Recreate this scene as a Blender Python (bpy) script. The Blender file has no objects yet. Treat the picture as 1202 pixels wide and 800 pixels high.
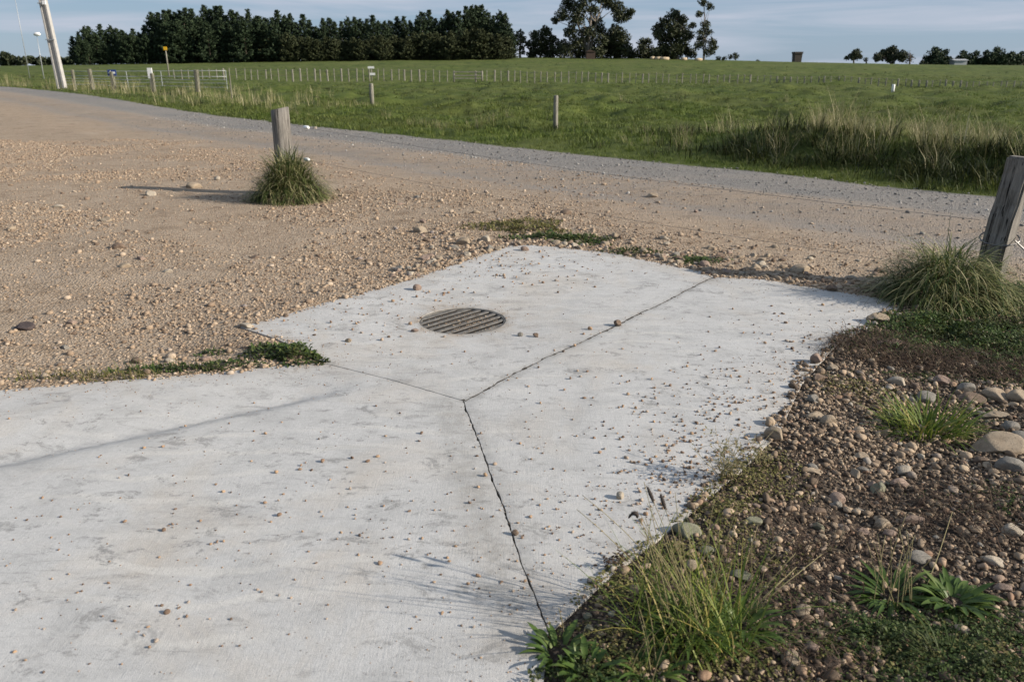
import bpy, bmesh, math, random
import numpy as np
from mathutils import Vector, Matrix
from mathutils.geometry import delaunay_2d_cdt

random.seed(7)
RNG = np.random.default_rng(11)
S = bpy.context.scene
COL = S.collection
PI = math.pi

# ------------------------------------------------------------------ camera geometry
CAM_Z = 1.45
PITCH = math.radians(19.1)
FPX = 935.0
W0, H0 = 1202.0, 800.0
FWD = np.array([0, math.cos(PITCH), -math.sin(PITCH)])
UPV = np.array([0, math.sin(PITCH), math.cos(PITCH)])


def ray(px, py):
    d = FWD + np.array([(px - W0 / 2) / FPX, 0, 0]) + UPV * ((H0 / 2 - py) / FPX)
    return d / np.linalg.norm(d)


def flat(px, py, z=0.0):
    """point where the sight line through a photo pixel meets the level z"""
    d = ray(px, py)
    t = (z - CAM_Z) / d[2]
    return np.array([d[0] * t, d[1] * t])


def at_dist(px, py, y):
    """point on the sight line at forward distance y"""
    d = ray(px, py)
    t = y / d[1]
    return np.array([d[0] * t, y, CAM_Z + d[2] * t])


# ------------------------------------------------------------------ numpy noise
_T = np.random.default_rng(3).random((256, 256))


def vnoise(x, y):
    xi, yi = np.floor(x).astype(int), np.floor(y).astype(int)
    fx, fy = x - xi, y - yi
    fx = fx * fx * (3 - 2 * fx)
    fy = fy * fy * (3 - 2 * fy)
    a = _T[xi & 255, yi & 255]; b = _T[(xi + 1) & 255, yi & 255]
    c = _T[xi & 255, (yi + 1) & 255]; d = _T[(xi + 1) & 255, (yi + 1) & 255]
    return (a * (1 - fx) + b * fx) * (1 - fy) + (c * (1 - fx) + d * fx) * fy


def fbm(x, y, oct=4, off=0.0):
    v, a, s = 0.0, 0.5, 1.0
    for i in range(oct):
        v = v + a * (vnoise(x * s + off + i * 17.3, y * s + off * 1.7 + i * 9.1) - 0.5)
        a *= 0.5; s *= 2.03
    return v


def sm(a, b, x):
    t = np.clip((x - a) / (b - a), 0, 1)
    return t * t * (3 - 2 * t)


# ------------------------------------------------------------------ layout of the concrete
def pxl(pts):
    return [tuple(flat(*p)) for p in pts]


J = flat(545, 470)


def fractal_line(pts, step, amp, off):
    """resample a polyline and roughen it sideways"""
    pts = [np.array(p, float) for p in pts]
    out = []
    acc = 0.0
    for a, b in zip(pts[:-1], pts[1:]):
        L = np.linalg.norm(b - a); n = max(1, int(L / step))
        t = (b - a) / L; nn = np.array([-t[1], t[0]])
        for i in range(n):
            s = acc + L * i / n
            o = amp * (fbm(np.array([s * 3.0]), np.array([off]), 3, off)[0] * 2 + 0.5 * fbm(np.array([s * 22.0]), np.array([off + 5]), 3, off)[0])
            out.append(a + (b - a) * i / n + nn * o)
        acc += L
    out.append(pts[-1])
    return np.array(out)


def side_offset(line, dist):
    t = np.gradient(line, axis=0)
    t /= np.linalg.norm(t, axis=1)[:, None]
    n = np.stack([-t[:, 1], t[:, 0]], 1)
    return line + n * (dist[:, None] if hasattr(dist, '__len__') else dist)


JA = fractal_line([J, flat(462, 446), flat(378, 425)], 0.015, 0.004, 1.0)      # near / drain slab
JB = fractal_line([J, flat(640, 419), flat(725, 381), flat(838, 325)], 0.015, 0.02, 2.0)  # drain / right slab
JC = fractal_line([J, flat(572, 545), flat(605, 640), flat(645, 742)], 0.012, 0.011, 3.0)  # near / right slab


def chip(line, base, amp, off, s=30.0):
    k = np.arange(len(line)) * 0.013
    c = fbm(k * s, k * 0 + off, 3, off)
    return base + amp * np.clip(c * 2.2, 0, 1)


EDGE_LEFT = fractal_line([flat(378, 425), flat(320, 430), flat(250, 437), flat(95, 449), flat(0, 457), flat(-420, 492)], 0.03, 0.014, 5.0)
EDGE_DRAIN_NEAR = fractal_line([flat(838, 325), flat(820, 318), flat(720, 297), flat(630, 287), flat(600, 288), flat(480, 328), flat(283, 383), flat(330, 399), flat(378, 425)], 0.03, 0.018, 6.0)
EDGE_RIGHT = fractal_line([flat(645, 742), flat(700, 690), flat(800, 610), flat(862, 556), flat(912, 510), flat(942, 450), flat(985, 400), flat(1045, 372), flat(1062, 353), flat(960, 338), flat(900, 328), flat(838, 325)], 0.03, 0.014, 8.0)
EDGE_NEAR = np.array([(-5.6, EDGE_LEFT[-1][1]), (-5.6, -2.5), (-0.05, -2.5), tuple(flat(628, 905)), tuple(flat(645, 742))])

# side of a joint: +n is to the left of its direction of travel
poly_near = np.concatenate([side_offset(JA, chip(JA, 0.0025, 0.005, 1)), EDGE_LEFT[1:], EDGE_NEAR[1:-1], side_offset(JC, -chip(JC, 0.0022, 0.009, 4))[::-1]])
poly_drain = np.concatenate([side_offset(JB, chip(JB, 0.0022, 0.010, 2)), EDGE_DRAIN_NEAR[1:-1], side_offset(JA, -chip(JA, 0.002, 0.003, 7))[::-1]])
poly_right = np.concatenate([side_offset(JC, chip(JC, 0.0018, 0.007, 9)), EDGE_RIGHT[1:-1], side_offset(JB, -chip(JB, 0.0022, 0.010, 12))[::-1]])
OUTER = np.concatenate([EDGE_LEFT[::4], EDGE_NEAR[1:-1], EDGE_RIGHT[::3], EDGE_DRAIN_NEAR[::4]])


def inside(poly, x, y):
    c = np.zeros(np.shape(x), bool)
    n = len(poly)
    for i in range(n):
        x1, y1 = poly[i]; x2, y2 = poly[(i + 1) % n]
        if y1 == y2:
            continue
        m = ((y1 > y) != (y2 > y)) & (x < (x2 - x1) * (y - y1) / (y2 - y1) + x1)
        c ^= m
    return c


def poly_sd(poly, x, y):
    x = np.asarray(x, float); y = np.asarray(y, float)
    if poly is OUTER:
        g = outer_grid()
        fx = np.clip((x - g[0][0]) / g[2], 0, g[3].shape[0] - 1.001); fy = np.clip((y - g[0][1]) / g[2], 0, g[3].shape[1] - 1.001)
        i, j = fx.astype(int), fy.astype(int); fx = fx - i; fy = fy - j; G = g[3]
        return (G[i, j] * (1 - fx) + G[i + 1, j] * fx) * (1 - fy) + (G[i, j + 1] * (1 - fx) + G[i + 1, j + 1] * fx) * fy
    return _poly_sd(poly, x, y)


_OG = []


def outer_grid():
    if not _OG:
        lo, hi = OUTER.min(0) - 0.75, OUTER.max(0) + 0.75; st = 0.016
        X, Y = np.meshgrid(np.arange(lo[0], hi[0], st), np.arange(lo[1], hi[1], st), indexing='ij')
        _OG.append((lo, hi, st, _poly_sd(OUTER, X, Y)))
    return _OG[0]


def _poly_sd(poly, x, y):
    d = np.full(np.shape(x), 1e9)
    n = len(poly)
    for i in range(n):
        a = poly[i]; e = poly[(i + 1) % n] - a
        L2 = e @ e
        if L2 < 1e-12:
            continue
        t = np.clip(((x - a[0]) * e[0] + (y - a[1]) * e[1]) / L2, 0, 1)
        d = np.minimum(d, (x - a[0] - t * e[0]) ** 2 + (y - a[1] - t * e[1]) ** 2)
    d = np.sqrt(d)
    return np.where(inside(poly, x, y), -d, d)


GRATE = flat(543, 373)
GR = 0.262
FOLD_A, FOLD_B = flat(0, 540), flat(425, 450)


def zc(x, y):
    """height of the concrete surface"""
    x = np.asarray(x, float); y = np.asarray(y, float)
    z = 0.006 * fbm(x * 1.1, y * 1.1, 3, 40)
    e = FOLD_B - FOLD_A
    L = np.linalg.norm(e); e = e / L
    s = (x - FOLD_A[0]) * e[0] + (y - FOLD_A[1]) * e[1]
    d = -(x - FOLD_A[0]) * e[1] + (y - FOLD_A[1]) * e[0]          # + = away from the camera
    d = d + 0.01 * fbm(s * 2, s * 0 + 3.3, 2)
    dip = np.where(d < 0, np.clip(1 + d / 0.10, 0, 1) ** 2 * 0.026, np.clip(1 - d / 0.40, 0, 1) * 0.026)
    z = z - dip * sm(L * 1.02, L * 0.75, s)
    z = z - 0.014 * (1 - sm(0.2, 0.9, np.hypot(x - GRATE[0], y - GRATE[1])))
    return z


# ------------------------------------------------------------------ ground height and zones
RD_O = np.array([0.0, 15.5]); RD_U = np.array([0.69, -0.724]); RD_N = np.array([0.724, 0.69])


def road_s(x, y):
    return (x - RD_O[0]) * RD_N[0] + (y - RD_O[1]) * RD_N[1]


def verge_mask(x, y):
    k = y - (5.0 + 0.42 * (x - 2.5)) + 0.5 * fbm(x * 1.7, y * 1.7, 3, 60)
    return sm(0.18, -0.18, k) * sm(-0.4, 0.2, x)


def height(x, y, sd=None):
    x = np.asarray(x, float); y = np.asarray(y, float)
    r = np.hypot(x, y)
    az = np.degrees(np.arctan2(x, np.maximum(y, 1e-3)))
    s = road_s(x, y) + 0.25 * fbm(x * 0.8, y * 0.8, 3, 21)
    fld = sm(0.0, 1.2, s)
    near = sm(300, 60, r)
    z = -0.03 + 0.05 * fbm(x * 0.35, y * 0.35, 3, 5) * near + 0.035 * fbm(x * 2.2, y * 2.2, 4, 9) * (1 - fld) * sm(14, 4, r)
    # wheel tracks and crown of the lane
    z = z + (-0.025 * np.exp(-((s + 3.1) / 0.35) ** 2) - 0.02 * np.exp(-((s + 1.4) / 0.3) ** 2) + 0.02 * np.exp(-((s + 2.2) / 0.5) ** 2) + 0.05 * np.exp(-((s + 5.0) / 0.5) ** 2) * (fbm(x * 2, y * 2, 2, 33) + 0.5)) * (1 - fld)
    # field: hummocky pasture that dips, then climbs to a low crest
    hum = 0.80 * fbm(x * 0.7, y * 0.7, 4, 70) + 0.8 * fbm(x * 0.14, y * 0.14, 3, 71)
    hum = hum * sm(0.3, 4, s) * sm(260, 40, r)
    crest = np.interp(az, [-60, -33, -20, -8, 2, 10, 18, 26, 33, 60], [0.9, 1.0, 2.0, 2.9, 3.2, 2.9, 2.1, 1.5, 1.2, 1.0])
    z = z + fld * (0.06 + hum) - fld * 0.30 * sm(20, 80, r) + (crest + 0.3) * sm(84, 215, r)
    z = z + 0.42 * sm(18, 45, r) * sm(-14, -27, az) * sm(200, 90, r)
    # grassy bank at the right, beyond the lane
    z = z + 0.34 * np.exp(-((s - 2.1) / 0.7) ** 2) * sm(3.0, 4.6, x)
    z = z - sm(300, 3000, r) * 14
    if sd is None:
        sd = poly_sd(OUTER, x, y)
    edge = sm(0.45, 0.0, sd)
    v = verge_mask(x, y)
    zed = zc(x, y) - 0.012 + sm(0.0, 0.12, sd) * (0.012 + 0.03 * fbm(x * 3, y * 3, 3, 14)) + 0.005 * sm(-0.02, 0.03, sd)
    z = z * (1 - edge) + zed * edge
    z = z + v * (0.06 * fbm(x * 1.6, y * 1.6, 3, 90) + 0.03 * sm(0.1, 1.2, sd)) * sm(0.0, 0.3, sd)
    z = np.where(sd < -0.08, z - 0.12 * sm(-0.08, -0.2, sd), z)
    z = np.where(np.hypot(x - GRATE[0], y - GRATE[1]) < 0.42, -0.75, z)
    return z


def ground(px, py):
    """where the sight line through a photo pixel meets the terrain"""
    d = ray(px, py)
    t = np.exp(np.linspace(math.log(1.2), math.log(900), 1500))
    x, y, z = d[0] * t, d[1] * t, CAM_Z + d[2] * t
    h = height(x, y)
    sdv = poly_sd(OUTER, x, y)
    h = np.where(sdv < 0, zc(x, y), h)
    k = np.argmax(z <= h)
    if z[k] > h[k]:
        k = len(t) - 1
    f = 0.0
    if k > 0:
        a, b = z[k - 1] - h[k - 1], z[k] - h[k]
        f = a / (a - b) if a != b else 1
        return np.array([x[k - 1] + (x[k] - x[k - 1]) * f, y[k - 1] + (y[k] - y[k - 1]) * f, h[k - 1] + (h[k] - h[k - 1]) * f])
    return np.array([x[k], y[k], h[k]])


def surf(x, y):
    x = np.atleast_1d(np.asarray(x, float)); y = np.atleast_1d(np.asarray(y, float))
    sd = poly_sd(OUTER, x, y)
    return np.where(sd < 0, zc(x, y), height(x, y, sd))


def surf1(x, y):
    return float(surf(x, y)[0])


# ------------------------------------------------------------------ node helpers and materials
class N:
    def __init__(self, name):
        self.m = bpy.data.materials.new(name); self.m.use_nodes = True
        self.t = self.m.node_tree; self.t.nodes.clear()
        self.out = self.t.nodes.new('ShaderNodeOutputMaterial')
        self.b = self.t.nodes.new('ShaderNodeBsdfPrincipled')
        self.t.links.new(self.b.outputs[0], self.out.inputs[0])
        self.b.inputs['Roughness'].default_value = 0.85
        self.b.inputs['Specular IOR Level'].default_value = 0.25
        self._co = None

    def n(self, typ, **k):
        o = self.t.nodes.new(typ)
        for a, v in k.items():
            setattr(o, a, v)
        return o

    def put(self, sock, v):
        if hasattr(v, 'node'):
            self.t.links.new(v, sock)
        elif isinstance(v, (tuple, list)) and len(v) == 3 and sock.type == 'RGBA':
            sock.default_value = (*v, 1)
        elif sock.type == 'RGBA' and not hasattr(v, '__len__'):
            sock.default_value = (v, v, v, 1)
        else:
            sock.default_value = v

    def co(self):
        if self._co is None:
            self._co = self.n('ShaderNodeTexCoord').outputs['Object']
        return self._co

    def pos(self):
        return self.n('ShaderNodeNewGeometry').outputs['Position']

    def mapping(self, v, scale=(1, 1, 1), rot=(0, 0, 0)):
        o = self.n('ShaderNodeMapping'); self.put(o.inputs['Vector'], v)
        o.inputs['Scale'].default_value = scale; o.inputs['Rotation'].default_value = rot
        return o.outputs[0]

    def noise(self, scale, detail=4, rough=0.55, vec=None, dist=0.0):
        o = self.n('ShaderNodeTexNoise')
        self.put(o.inputs['Vector'], vec if vec is not None else self.co())
        o.inputs['Scale'].default_value = scale; o.inputs['Detail'].default_value = detail
        o.inputs['Roughness'].default_value = rough; o.inputs['Distortion'].default_value = dist
        return o.outputs['Fac']

    def vor(self, scale, vec=None, feature='F1', out='Distance', rand=1.0):
        o = self.n('ShaderNodeTexVoronoi', feature=feature)
        self.put(o.inputs['Vector'], vec if vec is not None else self.co())
        o.inputs['Scale'].default_value = scale; o.inputs['Randomness'].default_value = rand
        return o.outputs[out]

    def ramp(self, fac, stops, interp='LINEAR'):
        o = self.n('ShaderNodeValToRGB'); o.color_ramp.interpolation = interp
        e = o.color_ramp.elements
        while len(e) < len(stops):
            e.new(0.5)
        for i, (p, c) in enumerate(stops):
            e[i].position = p
            e[i].color = (*c, 1) if hasattr(c, '__len__') else (c, c, c, 1)
        self.put(o.inputs[0], fac)
        return o.outputs[0]

    def mix(self, fac, a, b, blend='MIX'):
        o = self.n('ShaderNodeMix', data_type='RGBA', blend_type=blend)
        self.put(o.inputs[0], fac); self.put(o.inputs[6], a); self.put(o.inputs[7], b)
        return o.outputs[2]

    def math(self, op, a, b=0.0, clamp=False):
        o = self.n('ShaderNodeMath', operation=op, use_clamp=clamp)
        self.put(o.inputs[0], a); self.put(o.inputs[1], b)
        return o.outputs[0]

    def bump(self, h, strength=0.5, dist=0.01, normal=None):
        o = self.n('ShaderNodeBump'); self.put(o.inputs['Height'], h)
        o.inputs['Strength'].default_value = strength; o.inputs['Distance'].default_value = dist
        if normal is not None:
            self.put(o.inputs['Normal'], normal)
        return o.outputs[0]

    def island(self):
        return self.n('ShaderNodeNewGeometry').outputs['Random Per Island']

    def objrand(self):
        return self.n('ShaderNodeObjectInfo').outputs['Random']

    def attr(self, name):
        o = self.n('ShaderNodeAttribute', attribute_name=name)
        return o.outputs['Color']

    def done(self, col, normal=None, rough=None, spec=None):
        self.put(self.b.inputs['Base Color'], col)
        if normal is not None:
            self.put(self.b.inputs['Normal'], normal)
        if rough is not None:
            self.put(self.b.inputs['Roughness'], rough)
        if spec is not None:
            self.b.inputs['Specular IOR Level'].default_value = spec
        return self.m


def m_concrete():
    k = N('concrete'); p = k.pos()
    big = k.noise(0.7, 5, 0.6, p)
    mid = k.noise(4.5, 8, 0.7, p, 0.5)
    fine = k.noise(60, 6, 0.75, p)
    grain = k.noise(420, 2, 0.6, p)
    c = k.ramp(mid, [(0.3, (0.37, 0.368, 0.36)), (0.5, (0.445, 0.442, 0.432)), (0.7, (0.485, 0.48, 0.467))])
    # pale tan dust left by puddles
    dust = k.math('MULTIPLY', k.ramp(k.noise(1.5, 7, 0.65, p, 0.6), [(0.50, 0.0), (0.70, 1.0)]), 0.5)
    c = k.mix(dust, c, (0.44, 0.375, 0.295))
    # grey scuffs, drawn out along the trowel strokes
    sv = k.mapping(p, (2.2, 8, 4), (0, 0, 0.5))
    sc = k.ramp(k.noise(1.5, 9, 0.78, sv, 1.2), [(0.54, 0.0), (0.66, 1.0)])
    sc = k.math('MULTIPLY', sc, k.ramp(fine, [(0.38, 0.0), (0.6, 1.0)]))
    c = k.mix(k.math('MULTIPLY', sc, 0.8), c, (0.19, 0.185, 0.175))
    arc = k.n('ShaderNodeTexWave', wave_type='RINGS'); k.put(arc.inputs[0], k.mapping(p, (1, 1, 1))); arc.inputs['Scale'].default_value = 1.7
    arc.inputs['Distortion'].default_value = 9.0; arc.inputs['Detail'].default_value = 3.0; arc.inputs['Detail Scale'].default_value = 0.7
    swp = k.math('MULTIPLY', k.ramp(arc.outputs['Fac'], [(0.80, 0.0), (0.97, 1.0)]), k.ramp(k.noise(1.3, 3, 0.5, p), [(0.45, 0.0), (0.6, 0.55)]))
    c = k.mix(swp, c, (0.53, 0.515, 0.48))
    sm_ = k.ramp(k.noise(2.6, 8, 0.74, p, 0.8), [(0.53, 0.0), (0.70, 0.6)])
    c = k.mix(sm_, c, (0.31, 0.31, 0.305))
    # small crisp grey patches where the skin has worn
    wp = k.math('MULTIPLY', k.ramp(k.noise(5.5, 10, 0.8, k.mapping(p, (1.0, 1.5, 1), (0, 0, 0.4)), 0.5), [(0.545, 0.0), (0.59, 1.0)]), k.ramp(k.noise(38, 6, 0.8, p), [(0.36, 0.0), (0.50, 1.0)]))
    wp = k.math('MULTIPLY', wp, k.ramp(k.noise(0.9, 3, 0.5, k.mapping(p, (1, 1, 1), (0, 0, 1.3))), [(0.34, 0.25), (0.52, 1.0)]))
    c = k.mix(k.math('MULTIPLY', wp, 0.8), c, (0.215, 0.212, 0.205))
    # dark specks
    sk = k.math('MULTIPLY', k.ramp(k.vor(26, p), [(0.06, 1.0), (0.11, 0.0)]), k.ramp(k.noise(2.2, 3, 0.5, p), [(0.48, 0.0), (0.56, 1.0)]))
    c = k.mix(k.math('MULTIPLY', sk, 0.75), c, (0.13, 0.12, 0.105))
    spk = k.ramp(grain, [(0.25, 0.62), (0.42, 1.0), (0.66, 1.06)])
    c = k.mix(1.0, c, spk, 'MULTIPLY')
    c = k.mix(0.55, c, k.ramp(fine, [(0.3, 0.78), (0.6, 1.06)]), 'MULTIPLY')
    c = k.mix(k.ramp(big, [(0.4, 0.0), (0.65, 0.3)]), c, (0.42, 0.41, 0.39))
    da = k.n('ShaderNodeSeparateColor'); k.put(da.inputs[0], k.attr('dirt_and_fold'))
    dn = k.ramp(k.noise(16, 8, 0.75, p), [(0.34, 0.0), (0.62, 1.0)])
    c = k.mix(k.math('MULTIPLY', k.math('MULTIPLY', da.outputs[0], dn), 0.85), c, (0.225, 0.215, 0.195))
    dn2 = k.ramp(k.noise(7, 8, 0.7, p), [(0.38, 0.0), (0.66, 1.0)])
    c = k.mix(k.math('MULTIPLY', k.math('MULTIPLY', da.outputs[1], dn2), 0.75), c, (0.33, 0.265, 0.195))
    sv2 = k.mapping(p, (70, 5, 20), (0, 0, -0.35))
    broom = k.noise(2.4, 3, 0.6, sv2)
    h = k.math('ADD', k.math('MULTIPLY', fine, 0.55), k.math('MULTIPLY', grain, 0.5))
    h = k.math('ADD', h, k.math('MULTIPLY', broom, 0.3))
    h = k.math('ADD', h, k.math('MULTIPLY', mid, 0.45))
    return k.done(c, k.bump(h, 0.5, 0.006), 0.92, 0.15)


def m_ground():
    k = N('ground'); p = k.pos()
    z = k.attr('zones')
    sep = k.n('ShaderNodeSeparateColor'); k.put(sep.inputs[0], z)
    road, grass, verge = sep.outputs[0], sep.outputs[1], sep.outputs[2]
    wob = k.noise(7, 5, 0.65, p)
    wob = k.math('SUBTRACT', wob, 0.5)

    def soft(a, w=0.9):
        return k.ramp(k.math('ADD', a, k.math('MULTIPLY', wob, w)), [(0.35, 0.0), (0.65, 1.0)])
    roadm, grassm, vergem = k.ramp(k.math('ADD', road, k.math('MULTIPLY', wob, 0.7)), [(0.1, 0.0), (0.95, 1.0)]), soft(grass, 0.6), soft(verge)
    # tan gravel
    vd = k.vor(55, p); vcol = k.vor(55, p, out='Color'); vd2 = k.vor(150, p)
    sepv = k.n('ShaderNodeSeparateColor'); k.put(sepv.inputs[0], vcol)
    big = k.noise(0.7, 5, 0.6, p)
    tan = k.ramp(sepv.outputs[0], [(0.0, (0.265, 0.20, 0.138)), (0.5, (0.37, 0.288, 0.207)), (1.0, (0.46, 0.375, 0.285))])
    tan = k.mix(k.ramp(vd, [(0.35, 0.0), (0.75, 0.6)]), tan, (0.175, 0.122, 0.08))
    tan = k.mix(k.math('MULTIPLY', k.ramp(big, [(0.35, 0.0), (0.65, 1.0)]), 0.45), tan, (0.31, 0.245, 0.182))
    damp = k.ramp(k.noise(2.6, 6, 0.7, k.mapping(p, (1, 1.6, 1), (0, 0, 0.7)), 0.6), [(0.52, 0.0), (0.68, 0.7)])
    tan = k.mix(damp, tan, (0.165, 0.115, 0.075))
    pale = k.ramp(k.noise(1.1, 4, 0.6, p, 0.5), [(0.5, 0.0), (0.75, 0.6)])
    tan = k.mix(pale, tan, (0.39, 0.318, 0.243))
    # lane: grey crushed stone over pinkish fines
    rs = k.noise(120, 4, 0.75, p); rv = k.vor(70, p, out='Color')
    sepr = k.n('ShaderNodeSeparateColor'); k.put(sepr.inputs[0], rv)
    grey = k.ramp(sepr.outputs[0], [(0.0, (0.12, 0.115, 0.108)), (0.6, (0.215, 0.207, 0.196)), (1.0, (0.32, 0.308, 0.29))])
    grey = k.mix(k.ramp(k.noise(0.5, 4, 0.6, p), [(0.4, 0.0), (0.7, 0.5)]), grey, (0.285, 0.255, 0.22))
    stv = k.mapping(p, (0.16, 1.5, 1), (0, 0, 0.809))
    strk = k.ramp(k.noise(0.9, 6, 0.68, stv, 0.3), [(0.44, 0.0), (0.62, 1.0)])
    tan = k.mix(k.math('MULTIPLY', strk, k.math('MULTIPLY', sep.outputs[0], 2.2, True)), tan, (0.255, 0.222, 0.19))
    grey = k.mix(k.math('MULTIPLY', strk, 0.25), grey, (0.315, 0.27, 0.222))
    rc = k.mix(k.ramp(rs, [(0.3, 0.35), (0.6, 0.0)]), grey, (0.10, 0.095, 0.09))
    # pasture soil
    gr = k.ramp(k.noise(0.9, 7, 0.72, p), [(0.34, (0.022, 0.034, 0.008)), (0.48, (0.060, 0.084, 0.016)), (0.66, (0.105, 0.128, 0.03))])
    gr = k.mix(k.ramp(k.noise(0.12, 4, 0.6, p), [(0.42, 0.0), (0.7, 0.6)]), gr, (0.115, 0.122, 0.04))
    # verge: dark soil full of small pebbles
    vv = k.vor(95, p); vvc = k.vor(95, p, out='Color')
    sepq = k.n('ShaderNodeSeparateColor'); k.put(sepq.inputs[0], vvc)
    ve = k.ramp(sepq.outputs[1], [(0.0, (0.045, 0.034, 0.026)), (0.55, (0.10, 0.078, 0.058)), (1.0, (0.18, 0.148, 0.115))])
    ve = k.mix(k.ramp(vv, [(0.3, 0.0), (0.6, 0.9)]), ve, (0.03, 0.022, 0.017))
    ve = k.mix(k.ramp(k.noise(2.2, 4, 0.6, p), [(0.42, 0.0), (0.62, 0.7)]), ve, (0.05, 0.036, 0.026))
    c = k.mix(vergem, tan, ve)
    c = k.mix(roadm, c, rc)
    c = k.mix(grassm, c, gr)
    h = k.math('SUBTRACT', 1.0, vd)
    h = k.math('ADD', h, k.math('MULTIPLY', k.math('SUBTRACT', 1.0, vd2), 0.35))
    h = k.math('ADD', h, k.math('MULTIPLY', k.noise(14, 5, 0.6, p), 1.2))
    return k.done(c, k.bump(h, 0.8, 0.014), 0.95, 0.15)


def m_island(name, stops, rough=0.8, patch=None, vein=0.0, spec=0.25, trans=0.0):
    """colour picked per separate piece of a mesh, with a slow drift over the place"""
    k = N(name)
    c = k.ramp(k.island(), stops)
    if patch:
        c = k.mix(k.ramp(k.noise(patch[0], 4, 0.6, k.pos()), [(0.4, 0.0), (0.65, patch[2])]), c, patch[1])
    nrm = None
    if vein:
        t = k.noise(60, 4, 0.7, k.pos())
        c = k.mix(vein, c, k.ramp(t, [(0.3, 0.45), (0.7, 1.25)]), 'MULTIPLY')
        nrm = k.bump(t, 0.4, 0.006)
    m = k.done(c, nrm, rough, spec)
    if trans:
        tr = k.n('ShaderNodeBsdfTranslucent'); k.put(tr.inputs[0], c)
        mx = k.n('ShaderNodeMixShader'); mx.inputs[0].default_value = trans
        k.t.links.new(k.b.outputs[0], mx.inputs[1]); k.t.links.new(tr.outputs[0], mx.inputs[2])
        k.t.links.new(mx.outputs[0], k.out.inputs[0])
    return m


def m_stone(name, a, b):
    k = N(name); co = k.co()
    add = k.n('ShaderNodeVectorMath', operation='ADD'); k.put(add.inputs[0], co)
    cb = k.n('ShaderNodeCombineXYZ'); k.put(cb.inputs[0], k.math('MULTIPLY', k.objrand(), 37.0)); k.put(add.inputs[1], cb.outputs[0])
    v = add.outputs[0]
    t = k.noise(1.6, 6, 0.68, v); f = k.noise(14, 5, 0.7, v)
    c = k.mix(k.ramp(t, [(0.35, 0.0), (0.65, 1.0)]), a, b)
    c = k.mix(0.65, c, k.ramp(f, [(0.3, 0.55), (0.5, 1.0), (0.7, 1.2)]), 'MULTIPLY')
    h = k.math('ADD', k.math('MULTIPLY', t, 1.0), k.math('MULTIPLY', f, 0.35))
    return k.done(c, k.bump(h, 0.6, 0.012), 0.82, 0.3)


def m_wood(name, a, b, scale=1.0):
    k = N(name); co = k.co()
    g = k.noise(9 * scale, 6, 0.7, k.mapping(co, (6, 6, 0.35)))
    w = k.noise(3 * scale, 4, 0.6, co)
    c = k.ramp(g, [(0.33, tuple(x * 0.38 for x in a)), (0.48, a), (0.66, b)])
    c = k.mix(k.ramp(w, [(0.45, 0.0), (0.75, 0.5)]), c, tuple(x * 0.6 for x in a))
    crack = k.ramp(k.noise(16 * scale, 3, 0.6, k.mapping(co, (5, 5, 0.12))), [(0.34, 0.12), (0.40, 1.0)])
    c = k.mix(1.0, c, crack, 'MULTIPLY')
    return k.done(c, k.bump(k.math('ADD', g, crack), 0.7, 0.01), 0.9, 0.2)


def m_plain(name, col, rough=0.6, metal=0.0, var=0.25, scale=20.0, spec=0.3):
    k = N(name)
    c = k.mix(var, col, k.ramp(k.noise(scale, 5, 0.65), [(0.3, 0.4), (0.7, 1.2)]), 'MULTIPLY')
    k.b.inputs['Metallic'].default_value = metal
    return k.done(c, k.bump(k.noise(scale * 3, 3), 0.15, 0.003), rough, spec)


M = {}
M['concrete'] = m_concrete()
M['ground'] = m_ground()
M['gravel_tan'] = m_island('tan_gravel', [(0.0, (0.1317, 0.0936, 0.0674)), (0.25, (0.2578, 0.1872, 0.1293)), (0.7, (0.3455, 0.2587, 0.1799)), (0.96, (0.4388, 0.3524, 0.2643)), (1.0, (0.2084, 0.1817, 0.1743))], 0.85, vein=0.5)
M['gravel_grey'] = m_island('grey_gravel', [(0.0, (0.09, 0.086, 0.08)), (0.5, (0.205, 0.195, 0.18)), (0.9, (0.30, 0.285, 0.262)), (1.0, (0.42, 0.40, 0.37))], 0.85, vein=0.4)
M['gravel_verge'] = m_island('verge_pebbles', [(0.0, (0.059, 0.0431, 0.031)), (0.3, (0.1474, 0.1071, 0.0736)), (0.55, (0.2432, 0.1808, 0.124)), (0.82, (0.4128, 0.3199, 0.2222)), (0.93, (0.2432, 0.1502, 0.0969)), (1.0, (0.2802, 0.2573, 0.2196))], 0.8, vein=0.5)
M['grit'] = m_island('grit', [(0.0, (0.1125, 0.0787, 0.0585)), (0.4, (0.2475, 0.1627, 0.1073)), (0.75, (0.3712, 0.252, 0.156)), (1.0, (0.3375, 0.294, 0.2535))], 0.85, vein=0.4)
STONE = {
    'buff': m_stone('buff_stone', (0.225, 0.175, 0.122), (0.32, 0.258, 0.187)),
    'grey': m_stone('grey_stone', (0.145, 0.132, 0.112), (0.23, 0.212, 0.183)),
    'brown': m_stone('brown_stone', (0.115, 0.08, 0.056), (0.185, 0.135, 0.098)),
    'cream': m_stone('cream_stone', (0.30, 0.252, 0.19), (0.39, 0.34, 0.27)),
    'pinkish': m_stone('pinkish_stone', (0.20, 0.143, 0.112), (0.285, 0.212, 0.168)),
    'greenish': m_stone('greenish_stone', (0.145, 0.142, 0.094), (0.215, 0.208, 0.148)),
    'dark': m_stone('dark_stone', (0.045, 0.034, 0.033), (0.09, 0.07, 0.065)),
}
G_FIELD = [(0.0, (0.0363, 0.0609, 0.008)), (0.35, (0.0726, 0.113, 0.0153)), (0.75, (0.1169, 0.1621, 0.0267)), (0.93, (0.1612, 0.1916, 0.0467)), (1.0, (0.2257, 0.2406, 0.0833))]
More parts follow.
